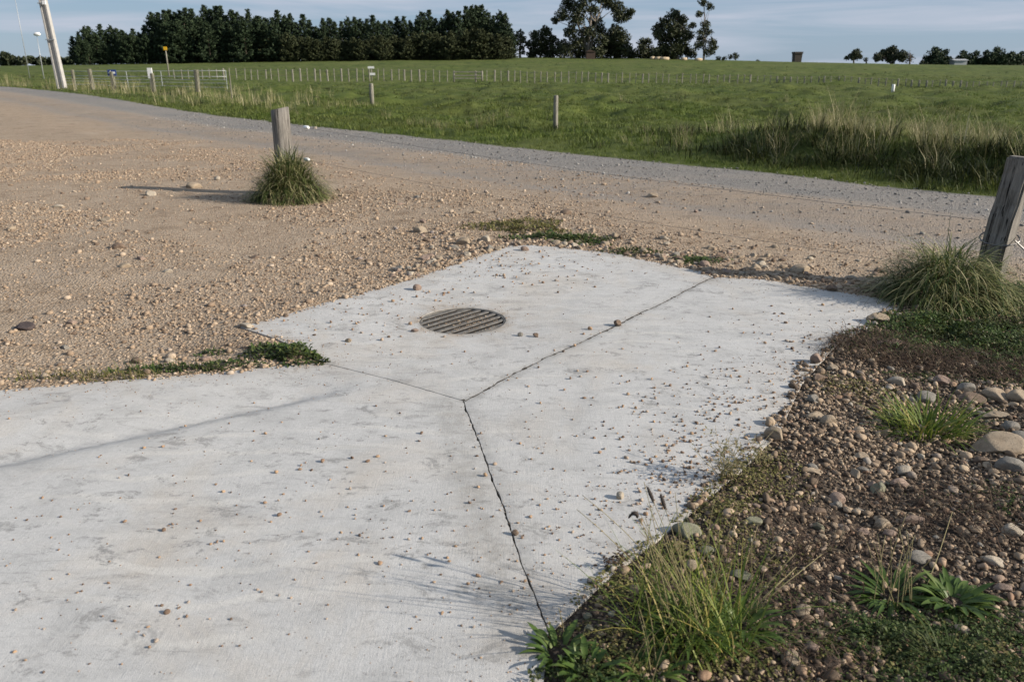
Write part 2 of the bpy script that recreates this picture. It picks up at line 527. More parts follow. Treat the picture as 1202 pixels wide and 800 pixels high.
M['field'] = m_island('pasture_grass', G_FIELD, 0.65, patch=(0.25, (0.125, 0.122, 0.042), 0.5), trans=0.25)
M['dry'] = m_island('dry_grass', [(0.0, (0.1254, 0.1368, 0.0512)), (0.4, (0.228, 0.2166, 0.097)), (0.8, (0.3648, 0.3192, 0.1824)), (1.0, (0.4788, 0.4218, 0.2736))], 0.7, trans=0.25)
M['tussock'] = m_island('tussock_grass', [(0.0, (0.0272, 0.045, 0.0122)), (0.35, (0.068, 0.0985, 0.026)), (0.55, (0.127, 0.1502, 0.0478)), (0.75, (0.2449, 0.2347, 0.1044)), (1.0, (0.381, 0.3379, 0.1914))], 0.6, trans=0.25)
M['tuft'] = m_island('bright_grass', [(0.0, (0.052, 0.09, 0.0144)), (0.5, (0.1144, 0.17, 0.0269)), (0.85, (0.2288, 0.25, 0.048)), (1.0, (0.3536, 0.27, 0.0864))], 0.55, trans=0.3)
M['weed'] = m_island('weed_leaves', patch=(5.0, (0.045, 0.045, 0.016), 0.75), stops=[(0.0, (0.0255, 0.0467, 0.0119)), (0.5, (0.051, 0.0893, 0.0204)), (0.9, (0.0935, 0.136, 0.034)), (1.0, (0.17, 0.17, 0.051))], rough=0.6, trans=0.25)
M['darkgrass'] = m_island('shaded_grass', [(0.0, (0.0144, 0.0208, 0.0064)), (0.5, (0.032, 0.044, 0.012)), (0.85, (0.064, 0.076, 0.0216)), (1.0, (0.136, 0.128, 0.056))], 0.7, trans=0.15)  # greens darkened to paint the shade at the foot of the bank
M['moss'] = m_island('yellow_green_cover', [(0.0, (0.0729, 0.0729, 0.0205)), (0.5, (0.1361, 0.1312, 0.0421)), (0.9, (0.2333, 0.2041, 0.0842)), (1.0, (0.1458, 0.0875, 0.0468))], 0.75, trans=0.2)
M['plantain'] = m_island('plantain_leaves', [(0.0, (0.045, 0.08, 0.018)), (0.5, (0.075, 0.125, 0.028)), (0.9, (0.12, 0.17, 0.045)), (1.0, (0.2, 0.19, 0.07))], 0.45, trans=0.3)
M['dead'] = m_island('dead_weeds', [(0.0, (0.0228, 0.0143, 0.0096)), (0.5, (0.057, 0.0341, 0.0218)), (0.85, (0.097, 0.0614, 0.0396)), (1.0, (0.1369, 0.1159, 0.075))], 0.85)
M['stalk'] = m_island('grass_stalks', [(0.0, (0.119, 0.119, 0.0425)), (0.5, (0.204, 0.1785, 0.085)), (1.0, (0.289, 0.2295, 0.136))], 0.7)
M['seed'] = m_plain('seed_heads', (0.05, 0.04, 0.035), 0.9, scale=200)
M['post'] = m_wood('weathered_post_wood', (0.165, 0.152, 0.135), (0.26, 0.243, 0.215))
M['fencewood'] = m_wood('old_fence_wood', (0.22, 0.21, 0.17), (0.31, 0.29, 0.245))
M['polec'] = m_plain('pole_concrete', (0.40, 0.385, 0.365), 0.85, var=0.35, scale=6)
M['white'] = m_plain('white_paint', (0.78, 0.78, 0.76), 0.5, var=0.15)
M['blue'] = m_plain('blue_sign_paint', (0.03, 0.06, 0.22), 0.5, var=0.1)
M['yellow'] = m_plain('yellow_paint', (0.75, 0.42, 0.02), 0.5, var=0.1)
M['dimwood'] = m_wood('lichened_fence_wood', (0.16, 0.155, 0.115), (0.25, 0.24, 0.185))
M['wire'] = m_plain('galvanised_wire', (0.16, 0.155, 0.15), 0.5, metal=0.6)
M['galv'] = m_plain('galvanised_steel', (0.36, 0.38, 0.39), 0.45, metal=0.4)
M['iron'] = m_plain('cast_iron', (0.15, 0.142, 0.13), 0.88, var=0.95, scale=30)
M['soil'] = m_plain('joint_soil', (0.055, 0.047, 0.038), 0.95, var=0.6, scale=60)
M['irondark'] = m_plain('shaded_iron_side', (0.012, 0.011, 0.010), 0.9, var=0.4, scale=40)  # bar sides coloured near-black, painting in the shade inside the slots
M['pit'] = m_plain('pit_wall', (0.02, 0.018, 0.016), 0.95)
M['bark'] = m_wood('bark', (0.12, 0.095, 0.075), (0.20, 0.165, 0.13))
M['palebark'] = m_wood('pale_bark', (0.22, 0.19, 0.16), (0.34, 0.30, 0.26))
M['pine'] = m_island('pine_needles', [(0.0, (0.0116, 0.0224, 0.0104)), (0.6, (0.0232, 0.0403, 0.0166)), (1.0, (0.0406, 0.0616, 0.025))], 0.75)
M['pine2'] = m_island('olive_pine_needles', [(0.0, (0.0208, 0.027, 0.0106)), (0.6, (0.0374, 0.0468, 0.0173)), (1.0, (0.0624, 0.0686, 0.0269))], 0.75)
M['gum'] = m_island('gum_leaves', [(0.0, (0.0174, 0.0256, 0.0112)), (0.6, (0.0358, 0.0458, 0.0187)), (1.0, (0.0766, 0.0766, 0.0374))], 0.6)
M['farleaf'] = m_island('far_leaves', [(0.0, (0.02, 0.028, 0.014)), (0.6, (0.04, 0.052, 0.026)), (1.0, (0.07, 0.075, 0.04))], 0.7)
M['bareleaf'] = m_island('grey_brown_twigs', [(0.0, (0.06, 0.055, 0.045)), (1.0, (0.13, 0.12, 0.10))], 0.8)
M['rust'] = m_plain('brown_cladding', (0.075, 0.05, 0.038), 0.8, scale=2)
M['roof'] = m_plain('pale_roofing', (0.36, 0.37, 0.37), 0.5, scale=2)
M['darkblock'] = m_plain('dark_weathered_block', (0.07, 0.06, 0.05), 0.9, var=0.5, scale=1.5)
M['log'] = m_wood('pale_cut_timber', (0.46, 0.36, 0.24), (0.60, 0.50, 0.36))


# ------------------------------------------------------------------ mesh helpers
def tag(o, label=None, cat=None, group=None, kind=None):
    if label: o['label'] = label
    if cat: o['category'] = cat
    if group: o['group'] = group
    if kind: o['kind'] = kind
    return o


def empty(name, loc, rz=0.0):
    o = bpy.data.objects.new(name, None); COL.objects.link(o)
    o.location = loc; o.rotation_euler = (0, 0, rz); o.empty_display_size = 0.1
    return o


def np_mesh(name, V, T, mat, smooth=False):
    me = bpy.data.meshes.new(name)
    V = np.ascontiguousarray(V, dtype=np.float32); T = np.ascontiguousarray(T, dtype=np.int32)
    me.vertices.add(len(V)); me.vertices.foreach_set('co', V.ravel())
    k = T.shape[1]
    me.loops.add(T.size); me.loops.foreach_set('vertex_index', T.ravel())
    me.polygons.add(len(T)); me.polygons.foreach_set('loop_start', np.arange(0, T.size, k, dtype=np.int32))
    if smooth:
        me.polygons.foreach_set('use_smooth', np.ones(len(T), bool))
    me.update(calc_edges=True)
    if mat: me.materials.append(mat)
    return me


def link(name, me, parent=None, loc=None):
    o = bpy.data.objects.new(name, me); COL.objects.link(o)
    if parent: o.parent = parent
    if loc is not None: o.location = loc
    return o


class MB:
    """collects triangles / quads"""
    def __init__(self):
        self.v = []; self.f = []

    def tube(self, pts, radii, sides=8, cap=True):
        pts = [Vector(p) for p in pts]; base = len(self.v); n = len(pts)
        if not hasattr(radii, '__len__'): radii = [radii] * n
        for i, p in enumerate(pts):
            d = (pts[min(i + 1, n - 1)] - pts[max(i - 1, 0)]).normalized()
            a = Vector((0, 0, 1)) if abs(d.z) < 0.9 else Vector((1, 0, 0))
            u = d.cross(a).normalized(); w = d.cross(u)
            for k in range(sides):
                t = 2 * PI * k / sides
                self.v.append(tuple(p + (u * math.cos(t) + w * math.sin(t)) * radii[i]))
        for i in range(n - 1):
            for k in range(sides):
                a = base + i * sides + k; b = base + i * sides + (k + 1) % sides
                self.f.append((a, b, b + sides, a + sides))
        if cap:
            self.f.append(tuple(base + k for k in range(sides))[::-1])
            self.f.append(tuple(base + (n - 1) * sides + k for k in range(sides)))

    def box(self, c, s, rz=0.0):
        b = len(self.v); cx, cy, cz = c; hx, hy, hz = s[0] / 2, s[1] / 2, s[2] / 2
        co, si = math.cos(rz), math.sin(rz)
        for z in (-hz, hz):
            for x, y in ((-hx, -hy), (hx, -hy), (hx, hy), (-hx, hy)):
                self.v.append((cx + x * co - y * si, cy + x * si + y * co, cz + z))
        self.f += [tuple(b + i for i in q) for q in ((0, 3, 2, 1), (4, 5, 6, 7), (0, 1, 5, 4), (1, 2, 6, 5), (2, 3, 7, 6), (3, 0, 4, 7))]

    def blade(self, p, az, elev, L, w, droop, segs=4, wob=0.0):
        """a tapering strip that starts at angle elev and bends down by droop (radians) over its length"""
        x, y, z = p; st = L / segs; b = len(self.v)
        for i in range(segs + 1):
            t = i / segs
            ww = w * (1 - t) ** 0.7 * (0.6 + 0.8 * min(1, t * 3) * 0.5) if i < segs else 0
            a = az + wob * math.sin(t * 3)
            sx, sy = -math.sin(a), math.cos(a)
            if i < segs:
                self.v.append((x + sx * ww / 2, y + sy * ww / 2, z)); self.v.append((x - sx * ww / 2, y - sy * ww / 2, z))
            else:
                self.v.append((x, y, z))
            e = elev - droop * t
            x += math.cos(a) * math.cos(e) * st; y += math.sin(a) * math.cos(e) * st; z += math.sin(e) * st
        for i in range(segs - 1):
            q = b + 2 * i
            self.f.append((q, q + 1, q + 3, q + 2))
        q = b + 2 * (segs - 1)
        self.f.append((q, q + 1, q + 2))

    def leaf(self, p, az, elev, L, w, droop=0.6, segs=5, fold=0.25):
        """a lance-shaped leaf with a raised pair of halves along its midrib"""
        x, y, z = p; st = L / segs; b = len(self.v)
        sx, sy = -math.sin(az), math.cos(az)
        for i in range(segs + 1):
            t = i / segs
            ww = w * (math.sin(PI * min(1, 0.12 + 0.88 * t)) ** 0.8) * 0.5 + 0.0008
            up = ww * fold
            self.v += [(x + sx * ww, y + sy * ww, z + up), (x, y, z), (x - sx * ww, y - sy * ww, z + up)]
            e = elev - droop * t
            x += math.cos(az) * math.cos(e) * st; y += math.sin(az) * math.cos(e) * st; z += math.sin(e) * st
        for i in range(segs):
            q = b + 3 * i
            self.f += [(q, q + 1, q + 4, q + 3), (q + 1, q + 2, q + 5, q + 4)]

    def build(self, name, mat, parent=None, smooth=False, loc=None):
        me = bpy.data.meshes.new(name); me.from_pydata(self.v, [], self.f)
        if smooth: me.polygons.foreach_set('use_smooth', np.ones(len(me.polygons), bool))
        me.update(); me.materials.append(mat)
        return link(name, me, parent, loc)

    def tri(self):
        V = np.array(self.v); T = []
        for f in self.f:
            for i in range(1, len(f) - 1):
                T.append((f[0], f[i], f[i + 1]))
        return V, np.array(T, int)


def rot_z(a):
    c, s = np.cos(a), np.sin(a); o = np.zeros_like(c); l = np.ones_like(c)
    return np.stack([np.stack([c, -s, o], -1), np.stack([s, c, o], -1), np.stack([o, o, l], -1)], -2)


def rot_x(a):
    c, s = np.cos(a), np.sin(a); o = np.zeros_like(c); l = np.ones_like(c)
    return np.stack([np.stack([l, o, o], -1), np.stack([o, c, -s], -1), np.stack([o, s, c], -1)], -2)


def merged(name, templates, pos, scale, R, mat, smooth=False):
    """many copies of a few shapes in ONE mesh"""
    n = len(pos); pick = RNG.integers(0, len(templates), n)
    Vs, Ts, off = [], [], 0
    for k, (V, T) in enumerate(templates):
        m = np.nonzero(pick == k)[0]
        if not len(m): continue
        A = V[None] * scale[m][:, None, :]
        A = np.einsum('nij,nvj->nvi', R[m], A) + pos[m][:, None, :]
        Vs.append(A.reshape(-1, 3))
        Ts.append((T[None] + (np.arange(len(m)) * len(V))[:, None, None] + off).reshape(-1, 3))
        off += len(m) * len(V)
    return np_mesh(name, np.concatenate(Vs), np.concatenate(Ts), mat, smooth)


def ico(sub, seed, rough, power=1.0):
    bm = bmesh.new(); bmesh.ops.create_icosphere(bm, subdivisions=sub, radius=1.0)
    V = np.array([v.co[:] for v in bm.verts]); T = np.array([[v.index for v in f.verts] for f in bm.faces])
    bm.free()
    r = np.random.default_rng(seed)
    out = V.copy()
    for _ in range(7 if power > 0.95 else 4):                      # a few flattened sides
        d = r.normal(size=3); d /= np.linalg.norm(d)
        h = r.uniform(0.52, 0.85); k = out @ d
        out = out - np.clip(k - h, 0, None)[:, None] * d * 0.75 * power
    for s_, a_ in ((1.3, 1.0), (3.1, 0.35)):
        ph = r.uniform(0, 6, (3, 3)); kk = r.normal(size=(3, 3)) * s_
        out = out * (1 + rough * a_ * sum(np.sin(V @ kk[i] + ph[i, 0]) for i in range(3)) / 2)[:, None]
    return out, T


PEB_LO = [ico(1, i, 0.16) for i in range(8)]
PEB_MID = [ico(2, 20 + i, 0.18, 1.3) for i in range(8)]
PEB_HI = [ico(4, 40 + i, 0.13, 1.0) for i in range(6)]
ANG_HI = [ico(4, 60 + i, 0.14, 1.3) for i in range(4)]

# ------------------------------------------------------------------ the ground sheet
NT, NR = 1100, 640
th = np.linspace(0, 2 * PI, NT, endpoint=False)
rr = np.exp(np.linspace(math.log(0.5), math.log(3200), NR))
R_, T_ = np.meshgrid(rr, th, indexing='ij')
gx, gy = (R_ * np.sin(T_)).ravel(), (R_ * np.cos(T_)).ravel()
gsd = poly_sd(OUTER, gx, gy)
gz = height(gx, gy, gsd)
gz[:NT] = -0.3
i_, j_ = np.meshgrid(np.arange(NR - 1), np.arange(NT), indexing='ij')
a_ = i_ * NT + j_; b_ = i_ * NT + (j_ + 1) % NT
Q = np.stack([a_, b_, b_ + NT, a_ + NT], -1).reshape(-1, 4)
gme = np_mesh('ground', np.stack([gx, gy, gz], 1), Q, M['ground'], True)
gs = road_s(gx, gy) + 0.35 * fbm(gx * 0.8, gy * 0.8, 4, 21)
grey_in = 0.85 * sm(-2.3, -1.0, gs + 0.7 * fbm(gx * 0.25, gy * 0.25, 3, 44)) + 0.30 * sm(-4.6, -3.0, gs)
grey_in = np.clip(grey_in, 0, 1)
grey_in = np.maximum(grey_in, 0.55 * np.exp(-((gs + 3.2 + 0.6 * fbm(gx * .3, gy * .3, 2, 45)) / 0.35) ** 2)) * sm(-5.2, -4.2, gs)
tint = np.zeros((len(gx), 4)); tint[:, 3] = 1
tint[:, 0] = np.clip(grey_in, 0, 1)
tint[:, 1] = sm(-0.12, 0.15, gs)
tint[:, 2] = verge_mask(gx, gy) * sm(-0.2, 0.02, gsd)
ca = gme.color_attributes.new('zones', 'FLOAT_COLOR', 'POINT')
ca.data.foreach_set('color', tint.astype(np.float32).ravel())
tag(link('ground', gme), kind='structure')


# ------------------------------------------------------------------ concrete slabs
def slab(name, poly, step, hole=None):
    lo, hi = poly.min(0), poly.max(0)
    keep = [0]
    for i in range(1, len(poly)):
        if np.linalg.norm(poly[i] - poly[keep[-1]]) > 0.004:
            keep.append(i)
    if np.linalg.norm(poly[keep[-1]] - poly[0]) < 0.004:
        keep.pop()
    poly = poly[keep]
    X, Y = np.meshgrid(np.arange(lo[0], hi[0], step), np.arange(max(lo[1], 0.5), hi[1], step))
    X = X.ravel() + RNG.uniform(-0.3, 0.3, X.size) * step; Y = Y.ravel() + RNG.uniform(-0.3, 0.3, Y.size) * step
    ok = poly_sd(poly, X, Y) < -0.012
    loops = [poly]
    if hole is not None:
        c, r = hole
        ok &= np.hypot(X - c[0], Y - c[1]) > r + 0.012
        a = np.linspace(0, 2 * PI, 72, endpoint=False)
        loops.append(np.stack([c[0] + r * np.cos(a), c[1] + r * np.sin(a)], 1))
    pts, edges = [], []
    for L in loops:
        b = len(pts)
        pts += [tuple(p) for p in L]
        edges += [(b + i, b + (i + 1) % len(L)) for i in range(len(L))]
    nb = len(pts)
    pts += list(zip(X[ok], Y[ok]))
    V, E, F, ov, oe, of = delaunay_2d_cdt([Vector((float(p[0]), float(p[1]))) for p in pts], edges, [], 0, 1e-7)
    V = np.array([v[:] for v in V]); F = np.array(F)
    C = V[F].mean(1)
    m = inside(poly, C[:, 0], C[:, 1])
    if hole is not None:
        m &= np.hypot(C[:, 0] - hole[0][0], C[:, 1] - hole[0][1]) > hole[1] * 0.999
    F = F[m]
    d = -poly_sd(poly, V[:, 0], V[:, 1])
    if hole is not None:
        d = np.minimum(d, np.abs(np.hypot(V[:, 0] - hole[0][0], V[:, 1] - hole[0][1]) - hole[1]))
    Z = zc(V[:, 0], V[:, 1]) - 0.0015 * np.clip(1 - d / 0.008, 0, 1)
    # skirt
    ed = {}
    for f in F:
        for i in range(3):
            e = (int(f[i]), int(f[(i + 1) % 3]))
            if (e[1], e[0]) in ed: del ed[(e[1], e[0])]
            else: ed[e] = 1
    bv = sorted({i for e in ed for i in e}); mp = {v: len(V) + k for k, v in enumerate(bv)}; up = {v: len(V) + len(bv) + k for k, v in enumerate(bv)}
    P = np.concatenate([np.column_stack([V, Z]), np.column_stack([V[bv], np.full(len(bv), -0.14)]), np.column_stack([V[bv], Z[bv]])])
    T = [tuple(f) for f in F]
    for (p, q) in ed:
        T += [(up[q], up[p], mp[p]), (up[q], mp[p], mp[q])]
    me = np_mesh(name, P, np.array(T, int), M['concrete'], False)
    px_, py_ = P[:, 0], P[:, 1]
    dj = np.zeros(len(P))
    for Ln, wd, am in ((JA, 0.03, 0.5), (JB, 0.022, 1.35), (JC, 0.05, 0.7)):
        dd = np.min(np.hypot(px_[:, None] - Ln[None, ::2, 0], py_[:, None] - Ln[None, ::2, 1]), 1)
        dj = np.maximum(dj, am * np.exp(-(dd / wd) ** 1.3))
    off_ = side_offset(JC, -0.08)
    dd = np.min(np.hypot(px_[:, None] - off_[None, ::2, 0], py_[:, None] - off_[None, ::2, 1]), 1)
    dj = np.maximum(dj, 0.75 * np.exp(-(dd / 0.08) ** 2))
    e_ = FOLD_B - FOLD_A; L_ = np.linalg.norm(e_); e_ = e_ / L_
    fs_ = (px_ - FOLD_A[0]) * e_[0] + (py_ - FOLD_A[1]) * e_[1]; fd_ = -(px_ - FOLD_A[0]) * e_[1] + (py_ - FOLD_A[1]) * e_[0] + 0.01 * fbm(fs_ * 2, fs_ * 0 + 3.3, 2)
    if name == 'concrete_pavement' and hole is None and poly is not None and px_.min() < -3:
        dj = np.maximum(dj, 0.8 * np.where(fd_ < 0, np.exp(fd_ / 0.05), np.exp(-fd_ / 0.008)) * sm(L_ * 1.05, L_ * .7, fs_))  # darker line along the fold, spread wider on its near side
    gr_ = np.hypot(px_ - GRATE[0], py_ - GRATE[1])
    dj = np.maximum(dj, 0.95 * np.exp(-(np.maximum(gr_ - GR, 0) / 0.022) ** 2))
    tn = 0.9 * np.exp(-np.maximum(gr_ - GR, 0) / 0.05) + 0.45 * np.exp(-np.maximum(gr_ - GR, 0) / 0.35)
    so_ = np.maximum(-poly_sd(OUTER, px_, py_), 0)
    tn = np.maximum(tn, 0.75 * np.exp(-so_ / 0.10))
    dc = np.zeros((len(P), 4)); dc[:, 0] = np.clip(dj, 0, 1); dc[:, 1] = np.clip(tn, 0, 1); dc[:, 3] = 1
    ca_ = me.color_attributes.new('dirt_and_fold', 'FLOAT_COLOR', 'POINT'); ca_.data.foreach_set('color', dc.astype(np.float32).ravel())
    me.polygons.foreach_set('use_smooth', np.concatenate([np.ones(len(F), bool), np.zeros(len(T) - len(F), bool)]))
    return tag(link(name, me), kind='structure')


slab('concrete_pavement', poly_near, 0.036)
slab('concrete_pavement', poly_drain, 0.03, (GRATE, GR))
slab('concrete_pavement', poly_right, 0.035)

# dark soil packed into the joints
for Ln, dep in ((JB, 0.0012), (JC, 0.010), (JA, 0.006)):
    tg = np.gradient(Ln, axis=0); tg /= np.linalg.norm(tg, axis=1)[:, None]; nn_ = np.stack([-tg[:, 1], tg[:, 0]], 1)
    rows = [Ln + nn_ * w_ for w_ in (-0.022, 0.0, 0.022)]
    Vj = np.concatenate([np.column_stack([q, zc(q[:, 0], q[:, 1]) - dep - 0.003 * np.abs(fbm(q[:, 0] * 30, q[:, 1] * 30, 2))]) for q in rows])
    nj = len(Ln); Tj = []
    for a_ in range(2):
        for i in range(nj - 1):
            Tj += [(a_ * nj + i, a_ * nj + i + 1, (a_ + 1) * nj + i + 1), (a_ * nj + i, (a_ + 1) * nj + i + 1, (a_ + 1) * nj + i)]
    tag(link('joint_soil', np_mesh('joint_soil', Vj, np.array(Tj), M['soil'])), kind='structure')

# ------------------------------------------------------------------ drain grate
gz0 = float(zc(*GRATE))
gt = tag(empty('drain_grate', (GRATE[0], GRATE[1], gz0)), 'round cast iron drain grate with diagonal bars set in the concrete', 'drain grate')
ang = 2 * PI
ring = MB(); ns = 72
prof = [(GR - 0.002, -0.09), (GR - 0.002, -0.004), (GR - 0.012, -0.004), (GR - 0.014, -0.03), (GR - 0.014, -0.09)]
for k in range(ns):
    t = ang * k / ns
    for (r, z) in prof: ring.v.append((r * math.cos(t), r * math.sin(t), z))
npf = len(prof)
for k in range(ns):
    for i in range(npf - 1):
        a = k * npf + i; b = ((k + 1) % ns) * npf + i
        ring.f.append((a, b, b + 1, a + 1))
ring.build('frame', M['iron'], gt)
well = MB(); nw = 48
for z, r in ((-0.09, GR - 0.002), (-0.6, GR - 0.002)):
    for k in range(nw): well.v.append((r * math.cos(ang * k / nw), r * math.sin(ang * k / nw), z))
for k in range(nw): well.f.append((k, (k + 1) % nw, nw + (k + 1) % nw, nw + k))
well.f.append(tuple(range(nw, 2 * nw)))
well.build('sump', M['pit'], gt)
gd = flat(549, 359.5) - flat(499.5, 374); gang = math.atan2(gd[1], gd[0])
nb = 8; rin = GR - 0.013; pitch = 2 * rin / nb
for i in range(nb):
    c = -rin + pitch * (i + 0.5); bw = pitch * 0.53
    lo_, hi_ = c - bw / 2, c + bw / 2
    L0 = math.sqrt(max(0, rin ** 2 - max(abs(lo_), abs(hi_)) ** 2)); L1 = math.sqrt(max(0, rin ** 2 - min(abs(lo_), abs(hi_)) ** 2))
    if L0 < 0.03: L0 = 0.03
    bar = MB(); zt, zb = -0.006, -0.07
    la, lb = (L0, L1) if abs(lo_) > abs(hi_) else (L1, L0)
    n = 10; rows = []
    for s_, w_, L in ((0, lo_, la), (1, hi_, lb)):
        pass
    cs = 0.004
    sec = [(lo_, zb), (lo_, zt - cs), (lo_ + cs, zt), (hi_ - cs, zt), (hi_, zt - cs), (hi_, zb)]
    for e in (-1, 1):
        for (w_, z_) in sec:
            Lw = math.sqrt(max(1e-6, rin ** 2 - min(abs(w_), rin * 0.995) ** 2)) + 0.001
            x_, y_ = e * Lw, w_
            bar.v.append((x_ * math.cos(gang) - y_ * math.sin(gang), x_ * math.sin(gang) + y_ * math.cos(gang), z_))
    for k in range(5):
        bar.f.append((k, k + 1, 6 + k + 1, 6 + k))
    bar.f.append((5, 0, 6, 11)); bar.f.append(tuple(range(6))[::-1]); bar.f.append(tuple(range(6, 12)))
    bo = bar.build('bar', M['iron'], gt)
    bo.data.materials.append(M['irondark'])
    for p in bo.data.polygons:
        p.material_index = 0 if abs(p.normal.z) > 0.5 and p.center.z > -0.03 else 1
cross = MB()
for e in (-0.09, 0.09):
    a_x, a_y = e * math.cos(gang), e * math.sin(gang)
    L = math.sqrt(rin ** 2 - e ** 2)
    cross.tube([(a_x - -math.sin(gang) * -L, a_y - math.cos(gang) * L, -0.05), (a_x + -math.sin(gang) * L, a_y + math.cos(gang) * L, -0.05)], 0.012, 6)
cross.build('cross_bar', M['iron'], gt)

# ------------------------------------------------------------------ the near fence: two posts and the wires between them
LP = at_dist(337, 226, 9.75); LPz = surf1(LP[0], LP[1])
RP = at_dist(1157, 338, 5.35); RPz = surf1(RP[0], RP[1])
fence = tag(empty('wire_fence', (LP[0], LP[1], LPz)), 'weathered two-post wire fence crossing the gravel in front of the lane', 'fence')


def rel(p): return (p[0] - LP[0], p[1] - LP[1], p[2] - LPz)


pb = bmesh.new()
bmesh.ops.create_cone(pb, cap_ends=True, segments=28, radius1=0.112, radius2=0.104, depth=1.35)
bmesh.ops.bevel(pb, geom=[e for e in pb.edges if all(v.co.z > 0.6 for v in e.verts)], offset=0.006, segments=2, affect='EDGES')
bmesh.ops.subdivide_edges(pb, edges=[e for e in pb.edges if abs(e.verts[0].co.z - e.verts[1].co.z) > 0.8], cuts=9, use_grid_fill=True)
for v in pb.verts:
    a = math.atan2(v.co.y, v.co.x)
    k = 1 + 0.025 * math.sin(3 * a + 1) + 0.012 * math.sin(7 * a + v.co.z * 2)
    v.co.x *= k; v.co.y *= k
    if v.co.z > 0.6: v.co.z += 0.02 * v.co.x / 0.1
me = bpy.data.meshes.new('post'); pb.to_mesh(me); pb.free(); me.materials.append(M['post'])
for p in me.polygons: p.use_smooth = abs(p.normal.z) < 0.6
lpost = link('post', me, fence, (0, 0, 0.675 - 0.35)); tag(lpost, 'round sawn-off wooden post rising out of a grass tussock')
lp_top = 1.0

pb = bmesh.new()
bmesh.ops.create_cube(pb, size=1.0)
bmesh.ops.scale(pb, vec=(0.165, 0.15, 1.5), verts=pb.verts)
bmesh.ops.bevel(pb, geom=pb.edges[:], offset=0.012, segments=2, affect='EDGES')
bmesh.ops.subdivide_edges(pb, edges=[e for e in pb.edges if abs(e.verts[0].co.z - e.verts[1].co.z) > 0.8], cuts=14, use_grid_fill=True)
for v in pb.verts:
    v.co.x += 0.007 * math.sin(v.co.z * 9 + v.co.y * 40) + 0.004 * math.sin(v.co.z * 31)
    v.co.y += 0.006 * math.sin(v.co.z * 7 + 2 + v.co.x * 30)
me = bpy.data.meshes.new('post'); pb.to_mesh(me); pb.free(); me.materials.append(M['post'])
rpost = link('post', me, fence, rel((RP[0] + 0.06, RP[1], RPz + 0.24))); tag(rpost, 'squared strainer post leaning over a large grass tussock')
RT = at_dist(1200, 184, 5.35)
rdir = (Vector(RT) - Vector((RP[0], RP[1], RPz))).normalized()
rmid = Vector(RT) - rdir * 0.75
rpost.matrix_basis = Matrix.Translation(Vector(rel(rmid))) @ Vector((0, 0, 1)).rotation_difference(rdir).to_matrix().to_4x4() @ Matrix.Rotation(math.radians(44), 4, 'Z')


def wire(a, b, sag, r=0.0015):
    w = MB(); pts = []
    for i in range(25):
        t = i / 24
        p = [a[k] + (b[k] - a[k]) * t for k in range(3)]
        p[2] -= sag * 4 * t * (1 - t)
        pts.append(rel(p))
    w.tube(pts, r, 5)
    return w.build('wire', M['wire'], fence)


wt0 = at_dist(343, 147, 9.68); wt1 = at_dist(1150, 258, 5.3)
wl0 = at_dist(343, 184, 9.68); wl1 = at_dist(1130, 318, 5.3)
wire(wt0, wt1, 0.05); wire(wl0, wl1, 0.05)
for (p, q, t) in ((wt0, wt1, 0.035), (wl0, wl1, 0.037)):
    c = p + (q - p) * t
    dirv = (q - p) / np.linalg.norm(q - p)
    s_ = MB()
    c2 = c.copy(); c2[2] -= 0.004
    s_.tube([rel(c2 - dirv * 0.045), rel(c2 - dirv * 0.04), rel(c2 - dirv * 0.02), rel(c2 + dirv * 0.02), rel(c2 + dirv * 0.04), rel(c2 + dirv * 0.045)], [0.01, 0.018, 0.022, 0.022, 0.018, 0.01], 10)
    s_.build('insulator', M['white'], fence, True)
tie = MB()
for zz in (0.34,):
    lean = rdir.x / rdir.z * zz; pts = []
    for i in range(17):
        a = 2 * PI * i / 16
        pts.append(rel((RP[0] + lean + 0.12 * math.cos(a), RP[1] + 0.12 * math.sin(a), RPz + zz + 0.03 * math.sin(a + 0.6))))
    tie.tube(pts, 0.005, 5, False)
cx, cy, cz_ = RP[0] + 0.13, RP[1] - 0.13, RPz + 0.30
tie.tube([rel((cx - 0.08, cy, cz_ + 0.05)), rel((cx, cy - 0.02, cz_ - 0.02)), rel((cx + 0.09, cy - 0.02, cz_ - 0.03)), rel((cx + 0.15, cy, cz_ - 0.14)), rel((cx + 0.11, cy, cz_ - 0.24))], 0.006, 5)
tie.build('tie_wire', M['wire'], fence)

# ------------------------------------------------------------------ stones: one list, the largest in the photo become objects
stones = []          # (x, y, half sizes (3), colour, yaw, area, label or None)


def put(px, py, wpx, colour, label, flatness=0.6, longer=1.35, yaw=None, area='key'):
    p = ground(px, py)
    dist = math.sqrt(p[0] ** 2 + p[1] ** 2 + (CAM_Z - p[2]) ** 2)
    a = wpx / FPX * dist / 2
    stones.append([p[0], p[1], (a, a / longer * 1.0, a * flatness), colour, RNG.uniform(-0.5, 0.5) if yaw is None else yaw, area, label])


